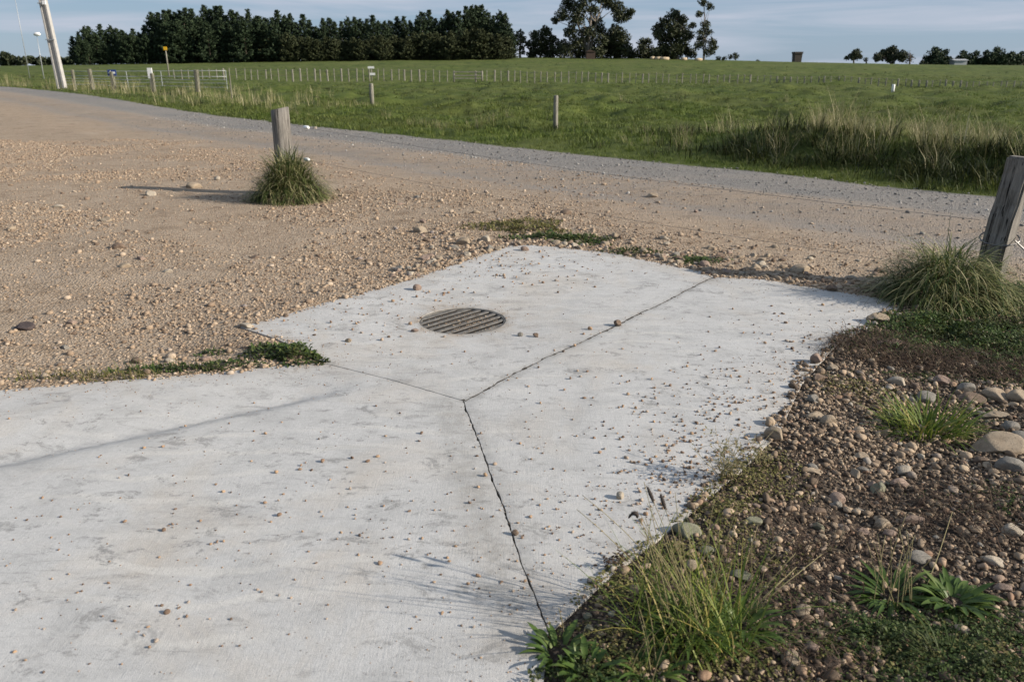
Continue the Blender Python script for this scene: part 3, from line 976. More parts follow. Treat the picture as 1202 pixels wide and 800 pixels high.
KEY = [
    (909, 513, 27, 'buff', 'smooth buff oval stone on the edge of the concrete, biggest stone touching the slab', .62, 1.4),
    (725, 382, 10, 'brown', 'round brown pebble sitting on the crack between the grate slab and the right slab', .85, 1.1),
    (571, 283, 17, 'cream', 'large pale rounded stone beside the yellow-green weed patch behind the concrete', .8, 1.15),
    (545, 286, 25, 'buff', 'wide buff stone in the heap just behind the concrete corner', .6, 1.3),
    (494, 272, 18, 'buff', 'buff stone standing alone on the tan gravel ahead of the heap', .65, 1.2),
    (497, 261, 11, 'pinkish', 'small pinkish stone perched behind the lone buff stone on the tan gravel', .7, 1.2),
    (533, 292, 14, 'grey', 'dark grey stone half buried at the front of the heap behind the concrete', .6, 1.3),
    (228, 220, 18, 'buff', 'buff stone lying in the shadow of the round fence post', .6, 1.3),
    (177, 229, 15, 'cream', 'pale cream stone just outside the shadow of the round fence post', .55, 1.4),
    (255, 211, 8, 'cream', 'small pale stone behind the shadow of the round post', .8, 1.1),
    (70, 243, 15, 'cream', 'white flattish stone alone on the left of the tan gravel', .4, 1.6),
    (123, 259, 16, 'buff', 'low buff stone in a shallow hollow of the tan gravel', .45, 1.4),
    (139, 291, 16, 'brown', 'brown stone with a dark side on the open tan gravel', .6, 1.4),
    (146, 313, 14, 'buff', 'buff stone in a small cluster in the middle of the tan gravel', .5, 1.3),
    (167, 304, 16, 'pinkish', 'orange-tinted flat stone at the back of the small cluster on the tan gravel', .4, 1.5),
    (197, 319, 12, 'cream', 'small cream stone right of the cluster on the tan gravel', .5, 1.6),
    (28, 386, 21, 'dark', 'dark purplish lump lying alone on the tan gravel', .6, 1.5),
    (291, 383, 22, 'cream', 'white broken chip at the pointed corner of the concrete', .25, 1.4),
    (77, 408, 14, 'grey', 'pale grey stone near the grassy edge of the concrete', .45, 1.5),
    (85, 379, 15, 'pinkish', 'pinkish stone on the gravel between the dark lump and the concrete', .5, 1.4),
    (766, 231, 13, 'buff', 'angular buff stone standing on the pale track by the lane', .7, 1.2),
    (664, 251, 16, 'brown', 'brown stone with a dark hollow beside the yellow-green weed patch', .6, 1.4),
    (939, 318, 24, 'buff', 'low buff stone at the back edge of the right slab', .55, 1.2),
    (976, 341, 11, 'brown', 'brown pebble on the shaded back corner of the right slab', .8, 1.1),
    (1030, 378, 24, 'buff', 'flat buff stone on the concrete edge below the big tussock', .5, 1.5),
    (1056, 371, 9, 'cream', 'small pale stone among green weeds below the big tussock', .8, 1.1),
    (1041, 404, 32, 'pinkish', 'long flat stone among dead red-brown weeds', .28, 1.7),
    (958, 425, 14, 'pinkish', 'reddish knobbly pebble on the concrete near the verge', .9, 1.1),
    (977, 433, 12, 'buff', 'buff pebble beside the reddish knobbly one at the slab edge', .75, 1.2),
    (1053, 449, 25, 'cream', 'pale cream domed stone in the upper verge', .55, 1.4),
    (1088, 468, 27, 'grey', 'smooth grey stone just behind the bright grass tuft', .55, 1.4),
    (1105, 449, 19, 'pinkish', 'orange-brown stone in the bank of stones behind the grass tuft', .75, 1.1),
    (1134, 457, 25, 'grey', 'grey stone right of the grass tuft in the stone bank', .6, 1.4),
    (1140, 470, 28, 'brown', 'brown stone in front of the grey one in the stone bank', .5, 1.4),
    (1170, 466, 30, 'buff', 'pale flaky stone in the stone bank near the frame edge', .5, 1.2),
    (1196, 468, 24, 'buff', 'tan round stone at the far right of the stone bank', .7, 1.2),
    (1168, 489, 28, 'buff', 'long split buff stone slanting beside the grass tuft', .35, 2.2),
    (1185, 502, 22, 'grey', 'bluish grey stone right of the slanting split stone', .7, 1.2),
    (1198, 515, 22, 'grey', 'grey stone cut off at the right side above the big oval stone', .7, 1.2),
    (1171, 528, 51, 'buff', 'big oval buff stone right of the bright grass tuft, largest in the verge', .6, 1.7),
    (1185, 549, 35, 'grey', 'blue-grey speckled stone in front of the big oval stone', .65, 1.4),
    (1152, 541, 20, 'brown', 'brown pebble tucked under the front of the big oval stone', .5, 1.3),
    (955, 470, 15, 'grey', 'round grey-brown stone at the slab edge above the bare pebbles', .8, 1.1),
    (958, 489, 24, 'buff', 'flat tan stone lying in the bare pebbles by the slab edge', .35, 1.8),
    (1011, 537, 16, 'buff', 'tan stone in the middle of the bare pebbles', .6, 1.3),
    (1014, 552, 18, 'grey', 'grey flat stone below the tan one in the bare pebbles', .45, 1.4),
    (1062, 553, 21, 'cream', 'pale domed stone under the bright grass tuft', .55, 1.5),
    (1057, 569, 24, 'pinkish', 'pink-tinted broad stone in front of the pale domed one', .5, 1.5),
    (982, 588, 20, 'pinkish', 'blocky pink-brown stone in the lower pebbles', .85, 1.1),
    (960, 600, 26, 'brown', 'flat brown stone beside the blocky pink-brown one', .4, 1.5),
    (955, 553, 27, 'buff', 'thin tan slab of stone on the bare pebbles', .25, 2.2),
    (1036, 617, 18, 'buff', 'mushroom-shaped pale stone above the plantain stalks', .85, 1.1),
    (1045, 627, 17, 'pinkish', 'pinkish stone touching the mushroom-shaped pale one', .55, 1.3),
    (1073, 612, 37, 'pinkish', 'long flat pink-grey stone in dead weeds', .4, 2.6),
    (1012, 625, 18, 'pinkish', 'small reddish stone left of the mushroom-shaped one', .5, 1.4),
    (1168, 660, 25, 'cream', 'pale flat stone among stones by the right frame edge', .4, 1.4),
    (1188, 625, 20, 'cream', 'pale knobbly stone in weeds at the right frame edge', .8, 1.1),
    (1080, 656, 30, 'grey', 'light grey stone behind the plantain rosette', .45, 1.6),
    (1178, 690, 24, 'pinkish', 'smooth pinkish stone in front of the flat pale stone at the right', .45, 1.6),
    (808, 626, 37, 'greenish', 'big olive-tinted domed stone behind the foxtail clump', .55, 1.5),
    (831, 648, 24, 'greenish', 'pale olive pointed flat stone right of the foxtail clump', .5, 1.7),
    (812, 651, 13, 'pinkish', 'small orange-brown pebble in front of the olive domed stone', .9, 1.1),
    (813, 666, 20, 'buff', 'tan stone in yellowish weeds in front of the orange-brown pebble', .8, 1.2),
    (884, 613, 22, 'greenish', 'olive grey stone near the wiry dry weed', .5, 1.4),
    (868, 676, 28, 'greenish', 'long olive stone right of the foxtail clump, end on', .4, 2.0),
    (943, 719, 24, 'buff', 'tan egg-shaped stone beside the plantain rosette', .7, 1.6),
    (962, 720, 12, 'pinkish', 'small orange pebble beside the tan egg-shaped stone', .9, 1.1),
    (927, 776, 20, 'buff', 'upright buff stone at the bottom of the verge', 1.2, 1.1),
    (953, 761, 21, 'pinkish', 'round pinkish stone at the bottom of the verge', .85, 1.1),
    (692, 738, 14, 'greenish', 'greenish round stone by the end of the long crack', .8, 1.1),
    (690, 724, 11, 'greenish', 'smaller greenish stone behind the round one by the long crack', .8, 1.2),
    (728, 584, 11, 'cream', 'pale pebble casting a long shadow on the right slab', .9, 1.1),
    (605, 627, 9, 'brown', 'brown pebble wedged in the middle of the long crack', .9, 1.1),
    (629, 395, 9, 'brown', 'brown angular pebble on the slab in front of the grate', .6, 1.4),
    (487, 389, 10, 'pinkish', 'orange-tinted chip just left of the grate', .45, 1.6),
    (611, 394, 8, 'grey', 'grey pebble right of the grate on the bare slab', .7, 1.2),
    (409, 401, 9, 'buff', 'buff chip on the concrete near the leafy notch weed', .6, 1.4),
    (490, 340, 11, 'pinkish', 'reddish lump behind the left side of the grate', .8, 1.2),
    (616, 294, 11, 'pinkish', 'red-brown chip at the back corner of the grate slab', .6, 1.4),
    (370, 151, 5, 'cream', 'white chip on the lane next to the round post', .8, 1.2),
]
for k in KEY:
    put(k[0], k[1], k[2] * 0.95, k[3], k[4], k[5], k[6])
KEYXY = np.array([s[:2] for s in stones])


def cloud(n, cx, cy, sx, sy, rot=0.0):
    a = RNG.normal(size=(n, 2)) * (sx, sy)
    c, s = math.cos(rot), math.sin(rot)
    return np.stack([cx + a[:, 0] * c - a[:, 1] * s, cy + a[:, 0] * s + a[:, 1] * c], 1)


# pebbles lying on the concrete, in the drifts the photo shows
on_c = np.concatenate([cloud(230, 830, 505, 60, 42, -0.6), cloud(170, 755, 575, 60, 30, -0.5), cloud(150, 890, 450, 45, 35, -.6), cloud(60, 960, 400, 40, 25), cloud(60, 720, 470, 60, 40), cloud(70, 812, 560, 26, 14, -.6), cloud(30, 660, 600, 30, 40),
                       cloud(90, 600, 318, 40, 13), cloud(60, 660, 310, 55, 14), cloud(70, 440, 365, 40, 18), cloud(16, 520, 345, 30, 6), cloud(16, 360, 392, 30, 10),
                       cloud(120, 430, 600, 120, 55), cloud(70, 250, 620, 120, 60), cloud(26, 180, 730, 90, 40), cloud(22, 660, 500, 50, 30), cloud(30, 560, 690, 45, 35), cloud(16, 585, 600, 14, 60, -0.35), cloud(10, 700, 420, 40, 20),
                       cloud(24, 470, 520, 160, 60), cloud(30, 60, 640, 60, 90)])
colr = ['brown', 'buff', 'pinkish', 'grey', 'dark']
for (px, py) in on_c:
    if py < 285 or py > 815: continue
    p = flat(px, py)
    if poly_sd(OUTER, p[:1], p[1:])[0] > -0.02 or np.hypot(*(p - GRATE)) < GR: continue
    far = p[1] > 4.0
    a = float(np.clip(RNG.lognormal(math.log(0.0075 if far else 0.0055 if py < 560 else 0.0042), 0.36), 0.0025, 0.015 if far else 0.0095))
    stones.append([p[0], p[1], (a, a * RNG.uniform(.6, .95), a * RNG.uniform(.45, .85)), colr[RNG.choice(5, p=[.42, .22, .16, .13, .07])], RNG.uniform(0, 6.28), 'concrete', None])
# loose stones of the verge and of the tan gravel
for _ in range(1350):
    x, y = RNG.uniform(0.2, 4.6), RNG.uniform(1.3, 5.4)
    sd = poly_sd(OUTER, np.array([x]), np.array([y]))[0]
    if sd < -0.03 or verge_mask(np.array([x]), np.array([y]))[0] < 0.5 or x / y > 0.80: continue
    den = np.exp(-((x - 2.55) ** 2 / 0.4 + (y - 3.9) ** 2 / 0.5)) + 0.4
    if RNG.random() > den: continue
    a = float(np.clip(RNG.lognormal(math.log(0.0128), 0.5), 0.007, 0.042))
    stones.append([x, y, (a, a * RNG.uniform(.55, .9), a * RNG.uniform(.4, .75)), ['buff', 'grey', 'brown', 'pinkish', 'cream', 'greenish'][RNG.choice(6, p=[.3, .18, .2, .18, .08, .06])], RNG.uniform(0, 6.28), 'verge', None])
for _ in range(560):
    x, y = RNG.uniform(-7.5, 3.5), RNG.uniform(3.6, 12)
    sd = poly_sd(OUTER, np.array([x]), np.array([y]))[0]
    if sd < 0.0 or verge_mask(np.array([x]), np.array([y]))[0] > 0.5 or road_s(x, y) > -2.5: continue
    if RNG.random() > 0.35 + np.exp(-sd / 0.35) + np.exp(-((x + 0.55) ** 2 + (y - 7.1) ** 2) / 0.8): continue
    a = float(np.clip(RNG.lognormal(math.log(0.022), 0.45), 0.012, 0.042))
    stones.append([x, y, (a, a * RNG.uniform(.6, .9), a * RNG.uniform(.35, .7)), ['buff', 'cream', 'brown', 'pinkish', 'grey'][RNG.choice(5, p=[.58, .1, .12, .14, .06])], RNG.uniform(0, 6.28), 'gravel', None])

# rubble banked against the back edge of the slabs
for _ in range(5200):
    x, y = RNG.uniform(-0.9, 2.9), RNG.uniform(4.9, 7.2)
    sd = poly_sd(OUTER, np.array([x]), np.array([y]))[0]
    if sd < 0.01 or verge_mask(np.array([x]), np.array([y]))[0] > 0.5 or RNG.random() > 0.75 * np.exp(-sd / 0.28): continue
    a = float(np.clip(RNG.lognormal(math.log(0.019), 0.45), 0.010, 0.045))
    stones.append([x, y, (a, a * RNG.uniform(.6, .95), a * RNG.uniform(.45, .8)), ['buff', 'cream', 'brown', 'pinkish', 'grey'][RNG.choice(5, p=[.5, .12, .2, .1, .08])], RNG.uniform(0, 6.28), 'gravel', None])


def proj(s):
    x, y = s[0], s[1]
    d = math.hypot(x, y, CAM_Z)
    v = np.array([x, y, -CAM_Z]); zc_ = v @ FWD
    u = 601 + FPX * x / zc_; w = 400 - FPX * (v @ UPV) / zc_
    if not (-5 < u < 1207 and w < 805): return 0.0
    return s[2][0] * 2 * FPX / d


order = sorted(range(len(stones)), key=lambda i: -(proj(stones[i]) + (1000 if stones[i][6] else 0)))
solo, rest = order[:290], order[290:]
pool = {}


def phrase(s):
    x, y, _, col, _, area, _ = s
    if area == 'concrete':
        p = np.array([x, y])
        if inside(poly_drain, np.array([x]), np.array([y]))[0]: return 'pebble', 'scattered on the concrete slab around the drain grate'
        if inside(poly_right, np.array([x]), np.array([y]))[0]: return 'pebble', 'scattered on the right concrete slab near the verge'
        return 'pebble', 'scattered on the wide near concrete slab'
    if area == 'verge':
        if y > 4.2: return 'stone', 'in the upper verge below the big tussock'
        if y > 3.1: return 'stone', 'in the verge around the bright grass tuft'
        if x > 1.25: return 'stone', 'in the verge near the plantain rosette'
        return 'stone', 'in the verge around the foxtail clump'
    if y < 4.9 or x < -2.5: return 'stone', 'loose on the tan gravel left of the concrete'
    if x > 0.9: return 'stone', 'loose on the tan gravel behind the right slab'
    return 'stone', 'loose on the tan gravel behind the grate slab'


for i in solo:
    s = stones[i]
    x, y, sz, col, yaw, area, label = s
    kind = 'concrete' if area == 'concrete' else 'x'
    big = proj(s) > 9
    key = (col, big, int(RNG.integers(0, 4)))
    if key not in pool:
        V, T = (PEB_HI[key[2]] if key[2] < 2 else ANG_HI[key[2]]) if big else PEB_MID[key[2]]
        pool[key] = np_mesh('stone', V, T, STONE[col], True)
    nm, ph = phrase(s) if not label else (('pebble' if 'pebble' in label or 'chip' in label else 'stone'), '')
    o = link(nm, pool[key])
    o.rotation_euler = (RNG.uniform(-.2, .2), RNG.uniform(-.2, .2), yaw); o.scale = sz
    sd = poly_sd(OUTER, np.array([x]), np.array([y]))[0]
    emb = 0.66 if sd < 0 else 0.14
    o.location = (x, y, surf1(x, y) + sz[2] * emb)
    if label:
        tag(o, label, nm)
    else:
        size = 'small' if sz[0] < (0.009 if area == 'concrete' else 0.024) else 'larger'
        tag(o, f'{size} {col} {nm} {ph}', nm, f'{size} {col} {nm}s {ph}')


def heap(name, idx, mat, tpl, emb):
    P = np.array([stones[i][:2] for i in idx]); SZ = np.array([stones[i][2] for i in idx])
    Z = surf(P[:, 0], P[:, 1]) + SZ[:, 2] * emb
    R = rot_z(RNG.uniform(0, 6.28, len(P))) @ rot_x(RNG.uniform(-.3, .3, len(P)))
    return link(name, merged(name, tpl, np.column_stack([P, Z]), SZ, R, mat, True))


def uniform_stones(n, box, amin, lmu, lsig, amax, test, tpl, mat, name, emb=0.3, flat_=(.4, .8)):
    x = RNG.uniform(box[0], box[1], n); y = RNG.uniform(box[2], box[3], n)
    ok = (np.abs(x) < 0.70 * y + 0.5) & (y > 1.35)
    x, y = x[ok], y[ok]
    sd = poly_sd(OUTER, x, y)
    ok = test(x, y, sd) > RNG.random(len(x))
    x, y = x[ok], y[ok]
    a = np.clip(RNG.lognormal(math.log(lmu), lsig, len(x)), amin, amax)
    SZ = np.stack([a, a * RNG.uniform(.55, .95, len(x)), a * RNG.uniform(*flat_, len(x))], 1)
    R = rot_z(RNG.uniform(0, 6.28, len(x))) @ rot_x(RNG.normal(0, .3, len(x)))
    Z = surf(x, y) + SZ[:, 2] * emb
    o = link(name, merged(name, tpl, np.column_stack([x, y, Z]), SZ, R, mat, tpl is not PEB_LO))
    return tag(o, kind='stuff')


def t_tan(x, y, sd):
    s = road_s(x, y)
    pat = 0.07 + 0.93 * sm(-0.10, 0.15, fbm(x * 0.9, y * 0.9, 4, 88))
    return (sd > -0.035) * (1 - verge_mask(x, y)) * np.clip(sm(-3.0, -5.4, s + 1.6 * fbm(x * .5, y * .5, 3, 48)) + 0.06 * (s < -1.5) + (s < -1.5) * 0.95 * np.exp(-np.maximum(sd, 0) / 0.45), 0, 1) * np.clip(pat + 1.2 * np.exp(-np.maximum(sd, 0) / 0.4), 0, 1)


def t_verge(x, y, sd):
    bare = np.exp(-(((x - 1.55) / 0.5) ** 2 + ((y - 3.0) / 0.75) ** 2))
    return (sd > -0.03 - 0.16 * (fbm(x * 4, y * 4, 3, 31) + 0.12)) * verge_mask(x, y) * np.clip(0.30 + 0.9 * bare + 1.6 * fbm(x * 1.8, y * 1.8, 3, 32), 0.08, 1)


def t_lane(x, y, sd):
    s = road_s(x, y) + 0.35 * fbm(x * 0.8, y * 0.8, 4, 21)
    return (s < 0.12) * sm(-4.2, -0.9, s + 0.9 * fbm(x * .25, y * .25, 3, 44)) * 0.9


tag(uniform_stones(430000, (-11, 5.5, 3.3, 17), 0.0032, 0.0064, 0.54, 0.032, t_tan, PEB_LO, M['gravel_tan'], 'gravel'), 'tan gravel of small angular stones behind the concrete', 'gravel')
tag(uniform_stones(230000, (0.2, 4.8, 1.35, 6.2), 0.0026, 0.0054, 0.58, 0.024, t_verge, PEB_MID, M['gravel_verge'], 'gravel'), 'brown rounded pebbles covering the verge beside the right slab', 'gravel')
tag(uniform_stones(46000, (-10, 9, 7, 26), 0.005, 0.010, 0.45, 0.032, t_lane, PEB_LO, M['gravel_grey'], 'gravel'), 'loose grey crushed stone along the far side of the lane', 'gravel')
tag(heap('gravel', [i for i in rest if stones[i][5] == 'verge'], M['gravel_verge'], PEB_MID, 0.35), 'medium rounded pebbles mixed through the verge soil', 'gravel', kind='stuff')
tag(heap('gravel', [i for i in rest if stones[i][5] == 'gravel'], M['gravel_tan'], PEB_MID, 0.35), 'medium stones strewn through the tan gravel', 'gravel', kind='stuff')


def t_grit(x, y, sd):
    nearv = np.exp(-np.abs(sd) / 0.22) * 0.8
    crack = np.zeros_like(x)
    for L in (JB[::4], JC[::4], JA[::6]):
        dd = np.min(np.hypot(x[:, None] - L[None, :, 0], y[:, None] - L[None, :, 1]), 1)
        crack = np.maximum(crack, np.exp(-dd / 0.02))
    g = np.hypot(x - GRATE[0], y - GRATE[1])
    ring_ = np.exp(-((g - GR - 0.03) / 0.05) ** 2) * 0.9
    return np.where((sd < -0.005) & (g > GR), np.clip(nearv + crack * 0.9 + ring_ + 0.035, 0, 1), 0)


# dirt and crumbs lying on the bars of the grate
nq = 1400
qx, qy = RNG.normal(0.03, 0.13, nq), RNG.normal(-0.03, 0.12, nq)
qw = -qx * math.sin(gang) + qy * math.cos(gang)
ok = (np.hypot(qx, qy) < rin - 0.004) & (np.abs(np.mod(qw + rin, pitch) - pitch / 2) < bw / 2 - 0.002)
qx, qy = qx[ok], qy[ok]; qa = np.clip(RNG.lognormal(math.log(0.0022), 0.45, len(qx)), 0.001, 0.007)
tag(link('grit', merged('grit', PEB_LO, np.column_stack([qx + GRATE[0], qy + GRATE[1], gz0 - 0.006 + qa * 0.5]), np.stack([qa, qa * .8, qa * .7], 1), rot_z(RNG.uniform(0, 6.28, len(qx))), M['gravel_tan'])), 'pale crumbs of grit caught on the bars of the drain grate', 'grit', kind='stuff')
gx_ = uniform_stones(42000, (-3.2, 3.0, 1.4, 7.2), 0.0012, 0.0023, 0.4, 0.006, t_grit, PEB_LO, M['grit'], 'grit', 0.6)
tag(gx_, 'fine brown grit drifted along slab edges, cracks and the grate', 'grit')
tag(heap('grit', [i for i in rest if stones[i][5] == 'concrete'], M['grit'], PEB_MID, 0.6), 'tiny dark pebbles sprinkled thinly over the concrete', 'grit', kind='stuff')


# ------------------------------------------------------------------ pasture grass
def tuft_template(n, L, w, spread, droop, seed, elev=(0.9, 1.5)):
    r = random.Random(seed); b = MB()
    for _ in range(n):
        az = r.uniform(0, 2 * PI); d = spread * math.sqrt(r.random())
        b.blade((d * math.cos(az), d * math.sin(az), -0.01), az + r.uniform(-.8, .8), r.uniform(*elev), L * r.uniform(.55, 1.15), w * r.uniform(.7, 1.3), droop * r.uniform(.3, 1.3), 2)
    return b.tri()


def field_points(n, r0, r1, az0=-37, az1=37, power=1.0):
    u = RNG.random(n)
    r = r0 * (r1 / r0) ** (u ** power); a = np.radians(RNG.uniform(az0, az1, n))
    return r * np.sin(a), r * np.cos(a)


def grass(name, tpl, x, y, sc, mat):
    keep = road_s(x, y) + 0.35 * fbm(x * 0.8, y * 0.8, 4, 21) > 0.05
    x, y, sc = x[keep], y[keep], sc[keep]
    z = surf(x, y)
    SZ = np.stack([sc, sc, sc * RNG.uniform(.7, 1.2, len(x))], 1)
    return tag(link(name, merged(name, tpl, np.column_stack([x, y, z]), SZ, rot_z(RNG.uniform(0, 6.28, len(x))), mat)), kind='stuff')


short = [tuft_template(9, 0.085, 0.009, 0.08, 1.2, 100 + i) for i in range(6)]
x, y = field_points(26000, 8.5, 34)
lush = sm(-0.25, 0.15, fbm(x * 0.6, y * 0.6, 3, 70))
tag(grass('grass', short, x, y, (0.6 + 1.0 * lush * RNG.random(len(x))) * (1 + np.hypot(x, y) / 40), M['field']), 'short green pasture grass growing right up to the lane', 'grass')
coarse = [tuft_template(10, 0.13, 0.022, 0.25, 1.4, 200 + i, (0.5, 1.3)) for i in range(6)]
x, y = field_points(22000, 22, 120)
k = fbm(x * 0.25, y * 0.25, 3, 77) > -0.12
x, y = x[k], y[k]
tag(grass('grass', coarse, x, y, RNG.uniform(.5, 1.15, len(x)) * (0.8 + np.hypot(x, y) / 90), M['field']), 'coarse pasture grass over the middle and far field', 'grass')
tall = [tuft_template(20, 0.6, 0.009, 0.14, 0.9, 300 + i, (1.05, 1.5)) for i in range(6)]
# rough tussocks: along the roadside and especially on the bank at the right
x, y = field_points(8500, 9, 60)
s = road_s(x, y)
cl = sm(-0.05, 0.16, fbm(x * .8, y * .8, 3, 12))
w = np.where(x > 1.5, np.exp(-((s - 2.5) / 0.9) ** 2) * (0.35 + 0.75 * cl) * sm(3.2, 4.6, x), 0) + 0.30 * np.exp(-((s - 2.2) / 1.2) ** 2) * cl + 0.02 * (s > 1) * cl
k = RNG.random(len(x)) < w
x, y = x[k], y[k]
sc = RNG.uniform(.4, 1.0, len(x)) * (0.75 + 0.4 * sm(2, 6, x))
tag(grass('tall_grass', tall, x, y, sc, M['dry']), 'tall dry seeding grass along the bank beyond the lane', 'tall grass')
dark = [tuft_template(24, 0.26, 0.014, 0.18, 1.5, 340 + i, (0.6, 1.4)) for i in range(5)]
x, y = field_points(14000, 9, 150)
s = road_s(x, y)
w = 1.7 * np.exp(-((s - 1.25) / 0.6) ** 2) * sm(3.3, 4.4, x) + 0.5 * np.exp(-((s - 1.6) / 0.8) ** 2) * (fbm(x * .8, y * .8, 2, 15) > 0.03) + 0.42 * (s > 2) * (fbm(x * .45, y * .45, 3, 18) > 0.055)
k = RNG.random(len(x)) < w
x, y = x[k], y[k]
tag(grass('tussock_grass', dark, x, y, RNG.uniform(.5, 1.1, len(x)) * np.where((x > 2.6) & (road_s(x, y) < 3), 1.3, 0.85) * (1 + np.hypot(x, y) / 110) , M['darkgrass']), 'dark green tussocks dotted through the roadside grass', 'tussock grass')
pale = [tuft_template(12, 0.62, 0.02, 0.3, 0.5, 380 + i, (1.2, 1.55)) for i in range(5)]
x, y = field_points(2600, 30, 95, -36, -2)
s = road_s(x, y)
w = 0.75 * np.exp(-((s - 4.0) / 3.0) ** 2) * (fbm(x * .3, y * .3, 2, 19) > -0.04)
k = RNG.random(len(x)) < w
tag(grass('tall_grass', pale, x[k], y[k], RNG.uniform(.5, 1.1, k.sum()), M['dry']), 'pale dry grass along the far roadside fence', 'tall grass')


# ------------------------------------------------------------------ plants of the foreground
def tussock(name, center, rx, ry, h, n, L, w, seed, mat, lean=(0, 0), flop=1.15):
    """an overhanging mop of long blades"""
    r = random.Random(seed); b = MB()
    for _ in range(n):
        a = r.uniform(0, 2 * PI); d = math.sqrt(r.random()) * (1 + 0.12 * math.sin(3 * a + seed))
        x, y = rx * 0.72 * d * math.cos(a), ry * 0.72 * d * math.sin(a)
        az = a + r.gauss(0, .75) + lean[0] * 0
        el = flop * (1 - d * d) + r.gauss(0.1 if flop > 1 else -0.05, .36)
        z = h * max(0, 1 - d * d) * r.uniform(.25, 1.0) + lean[1] * 0
        b.blade((x, y, z - 0.01), az, el, L * r.uniform(.45, 1.1), w * r.uniform(.6, 1.3), r.uniform(0.8, 2.3), 6, r.uniform(-.7, .7))
    for _ in range(n // (40 if flop > 1 else 500)):
        a = r.uniform(0, 2 * PI); d = math.sqrt(r.random())
        b.blade((rx * .4 * d * math.cos(a), ry * .4 * d * math.sin(a), h * .5), a + r.gauss(0, .5), r.uniform(.9, 1.4), L * r.uniform(.7, 1.2), w * .6, r.uniform(.2, 1.0), 6, r.uniform(-.4, .4))
    o = b.build(name, mat, None, False, center)
    return o


c = ground(338, 232)
c[1] = 9.28; c[0] = at_dist(338, 200, 9.28)[0]; c[2] = surf1(c[0], c[1])
tag(tussock('grass_tussock', c, 0.50, 0.38, 0.45, 2800, 0.37, 0.0115, 5, M['tussock'], (0.05, -0.1)), 'shaggy grass tussock wrapped round the base of the round post', 'grass tussock')
c = ground(1108, 352)
tag(tussock('grass_tussock', c, 0.52, 0.40, 0.32, 3000, 0.38, 0.0085, 6, M['tussock'], (-0.15, -0.1), 0.7), 'big shaggy grass tussock drooping at the leaning square post', 'grass tussock')


def mound(mb, cx, cy, rx, ry, h, n, L, seed, rot=0.0, edge=0.25):
    """small leaves heaped over an uneven low mound, on the ground under each"""
    r = np.random.default_rng(seed)
    a = r.uniform(0, 2 * PI, n); d = r.random(n) ** 0.6 * 1.2
    wob = 1 + edge * np.array([math.sin(3 * t + seed) + 0.6 * math.sin(5 * t + 2 * seed) for t in a])
    ux, uy = rx * d * np.cos(a) * wob, ry * d * np.sin(a) * wob
    x = cx + ux * math.cos(rot) - uy * math.sin(rot); y = cy + ux * math.sin(rot) + uy * math.cos(rot)
    lump = np.clip(0.6 + 1.6 * fbm(x * 9, y * 9, 2, seed), 0.1, 1.5)
    z = surf(x, y) + h * np.clip(1 - d ** 2, 0.03, 1) * lump * r.random(n) ** 0.5
    sdm = poly_sd(OUTER, x, y) + 0.05 * fbm(x * 9, y * 9, 2, 8)
    for i in range(n):
        if sdm[i] < -0.035: continue
        mb.leaf((x[i], y[i], z[i]), r.uniform(0, 2 * PI), r.uniform(-.2, 1.1), L * r.uniform(.6, 1.4), L * r.uniform(.35, .6), r.uniform(.2, 1.2), 2, 0.2)


def weed(name, px, py, rx, ry, h, n, L, mat, label, cat='weed', rot=0.0, seed=1, group=None, blades=0):
    p = ground(px, py); mb = MB()
    mound(mb, p[0], p[1], rx, ry, h, n, L, seed, rot)
    r = random.Random(seed)
    for _ in range(blades):
        a = r.uniform(0, 2 * PI); d = math.sqrt(r.random())
        x = p[0] + rx * d * math.cos(a) * math.cos(rot) - ry * d * math.sin(a) * math.sin(rot); y = p[1] + rx * d * math.cos(a) * math.sin(rot) + ry * d * math.sin(a) * math.cos(rot)
        mb.blade((x, y, surf1(x, y)), r.uniform(0, 2 * PI), r.uniform(.7, 1.5), L * r.uniform(2, 4.5), L * 0.18, r.uniform(.3, 1.5), 3)
    mb.v = [(v[0] - p[0], v[1] - p[1], v[2] - p[2]) for v in mb.v]
    return tag(mb.build(name, mat, None, False, p), label, cat, group)


weed('weed', 338, 415, 0.22, 0.12, 0.075, 900, 0.028, M['weed'], 'leafy green weed growing in the notch between two slabs', rot=-0.5, seed=3)
weed('weed', 612, 268, 0.42, 0.26, 0.10, 1500, 0.03, M['moss'], 'yellow-green weed patch behind the concrete beside the pale stones', rot=-.3, seed=4)
weed('weed', 664, 282, 0.40, 0.17, 0.10, 1300, 0.032, M['weed'], 'dark green weed patch hugging the back corner of the grate slab', rot=-.35, seed=5)
weed('weed', 742, 296, 0.20, 0.10, 0.05, 260, 0.03, M['weed'], 'small sparse weed on the gravel right of the green patch', seed=6)
weed('weed', 822, 307, 0.17, 0.10, 0.06, 320, 0.028, M['weed'], 'small dark weed at the top end of the slab joint', seed=7)
weed('weed', 268, 428, 0.16, 0.06, 0.035, 200, 0.022, M['weed'], 'small weed on the gravel side of the near slab', seed=8)
weed('edge_weeds', 200, 434, 0.26, 0.05, 0.04, 320, 0.022, M['weed'], 'low green strip of weed along the near slab edge', seed=9, rot=0.06, blades=90)['kind'] = 'stuff'
weed('edge_grass', 105, 443, 0.34, 0.05, 0.03, 160, 0.018, M['moss'], 'wispy grassy strip along the left end of the slab edge', seed=10, rot=0.05, blades=260)['kind'] = 'stuff'
weed('weed', 249, 415, 0.08, 0.04, 0.03, 80, 0.02, M['weed'], 'tiny green sprig on the tan gravel behind the near slab', seed=15)

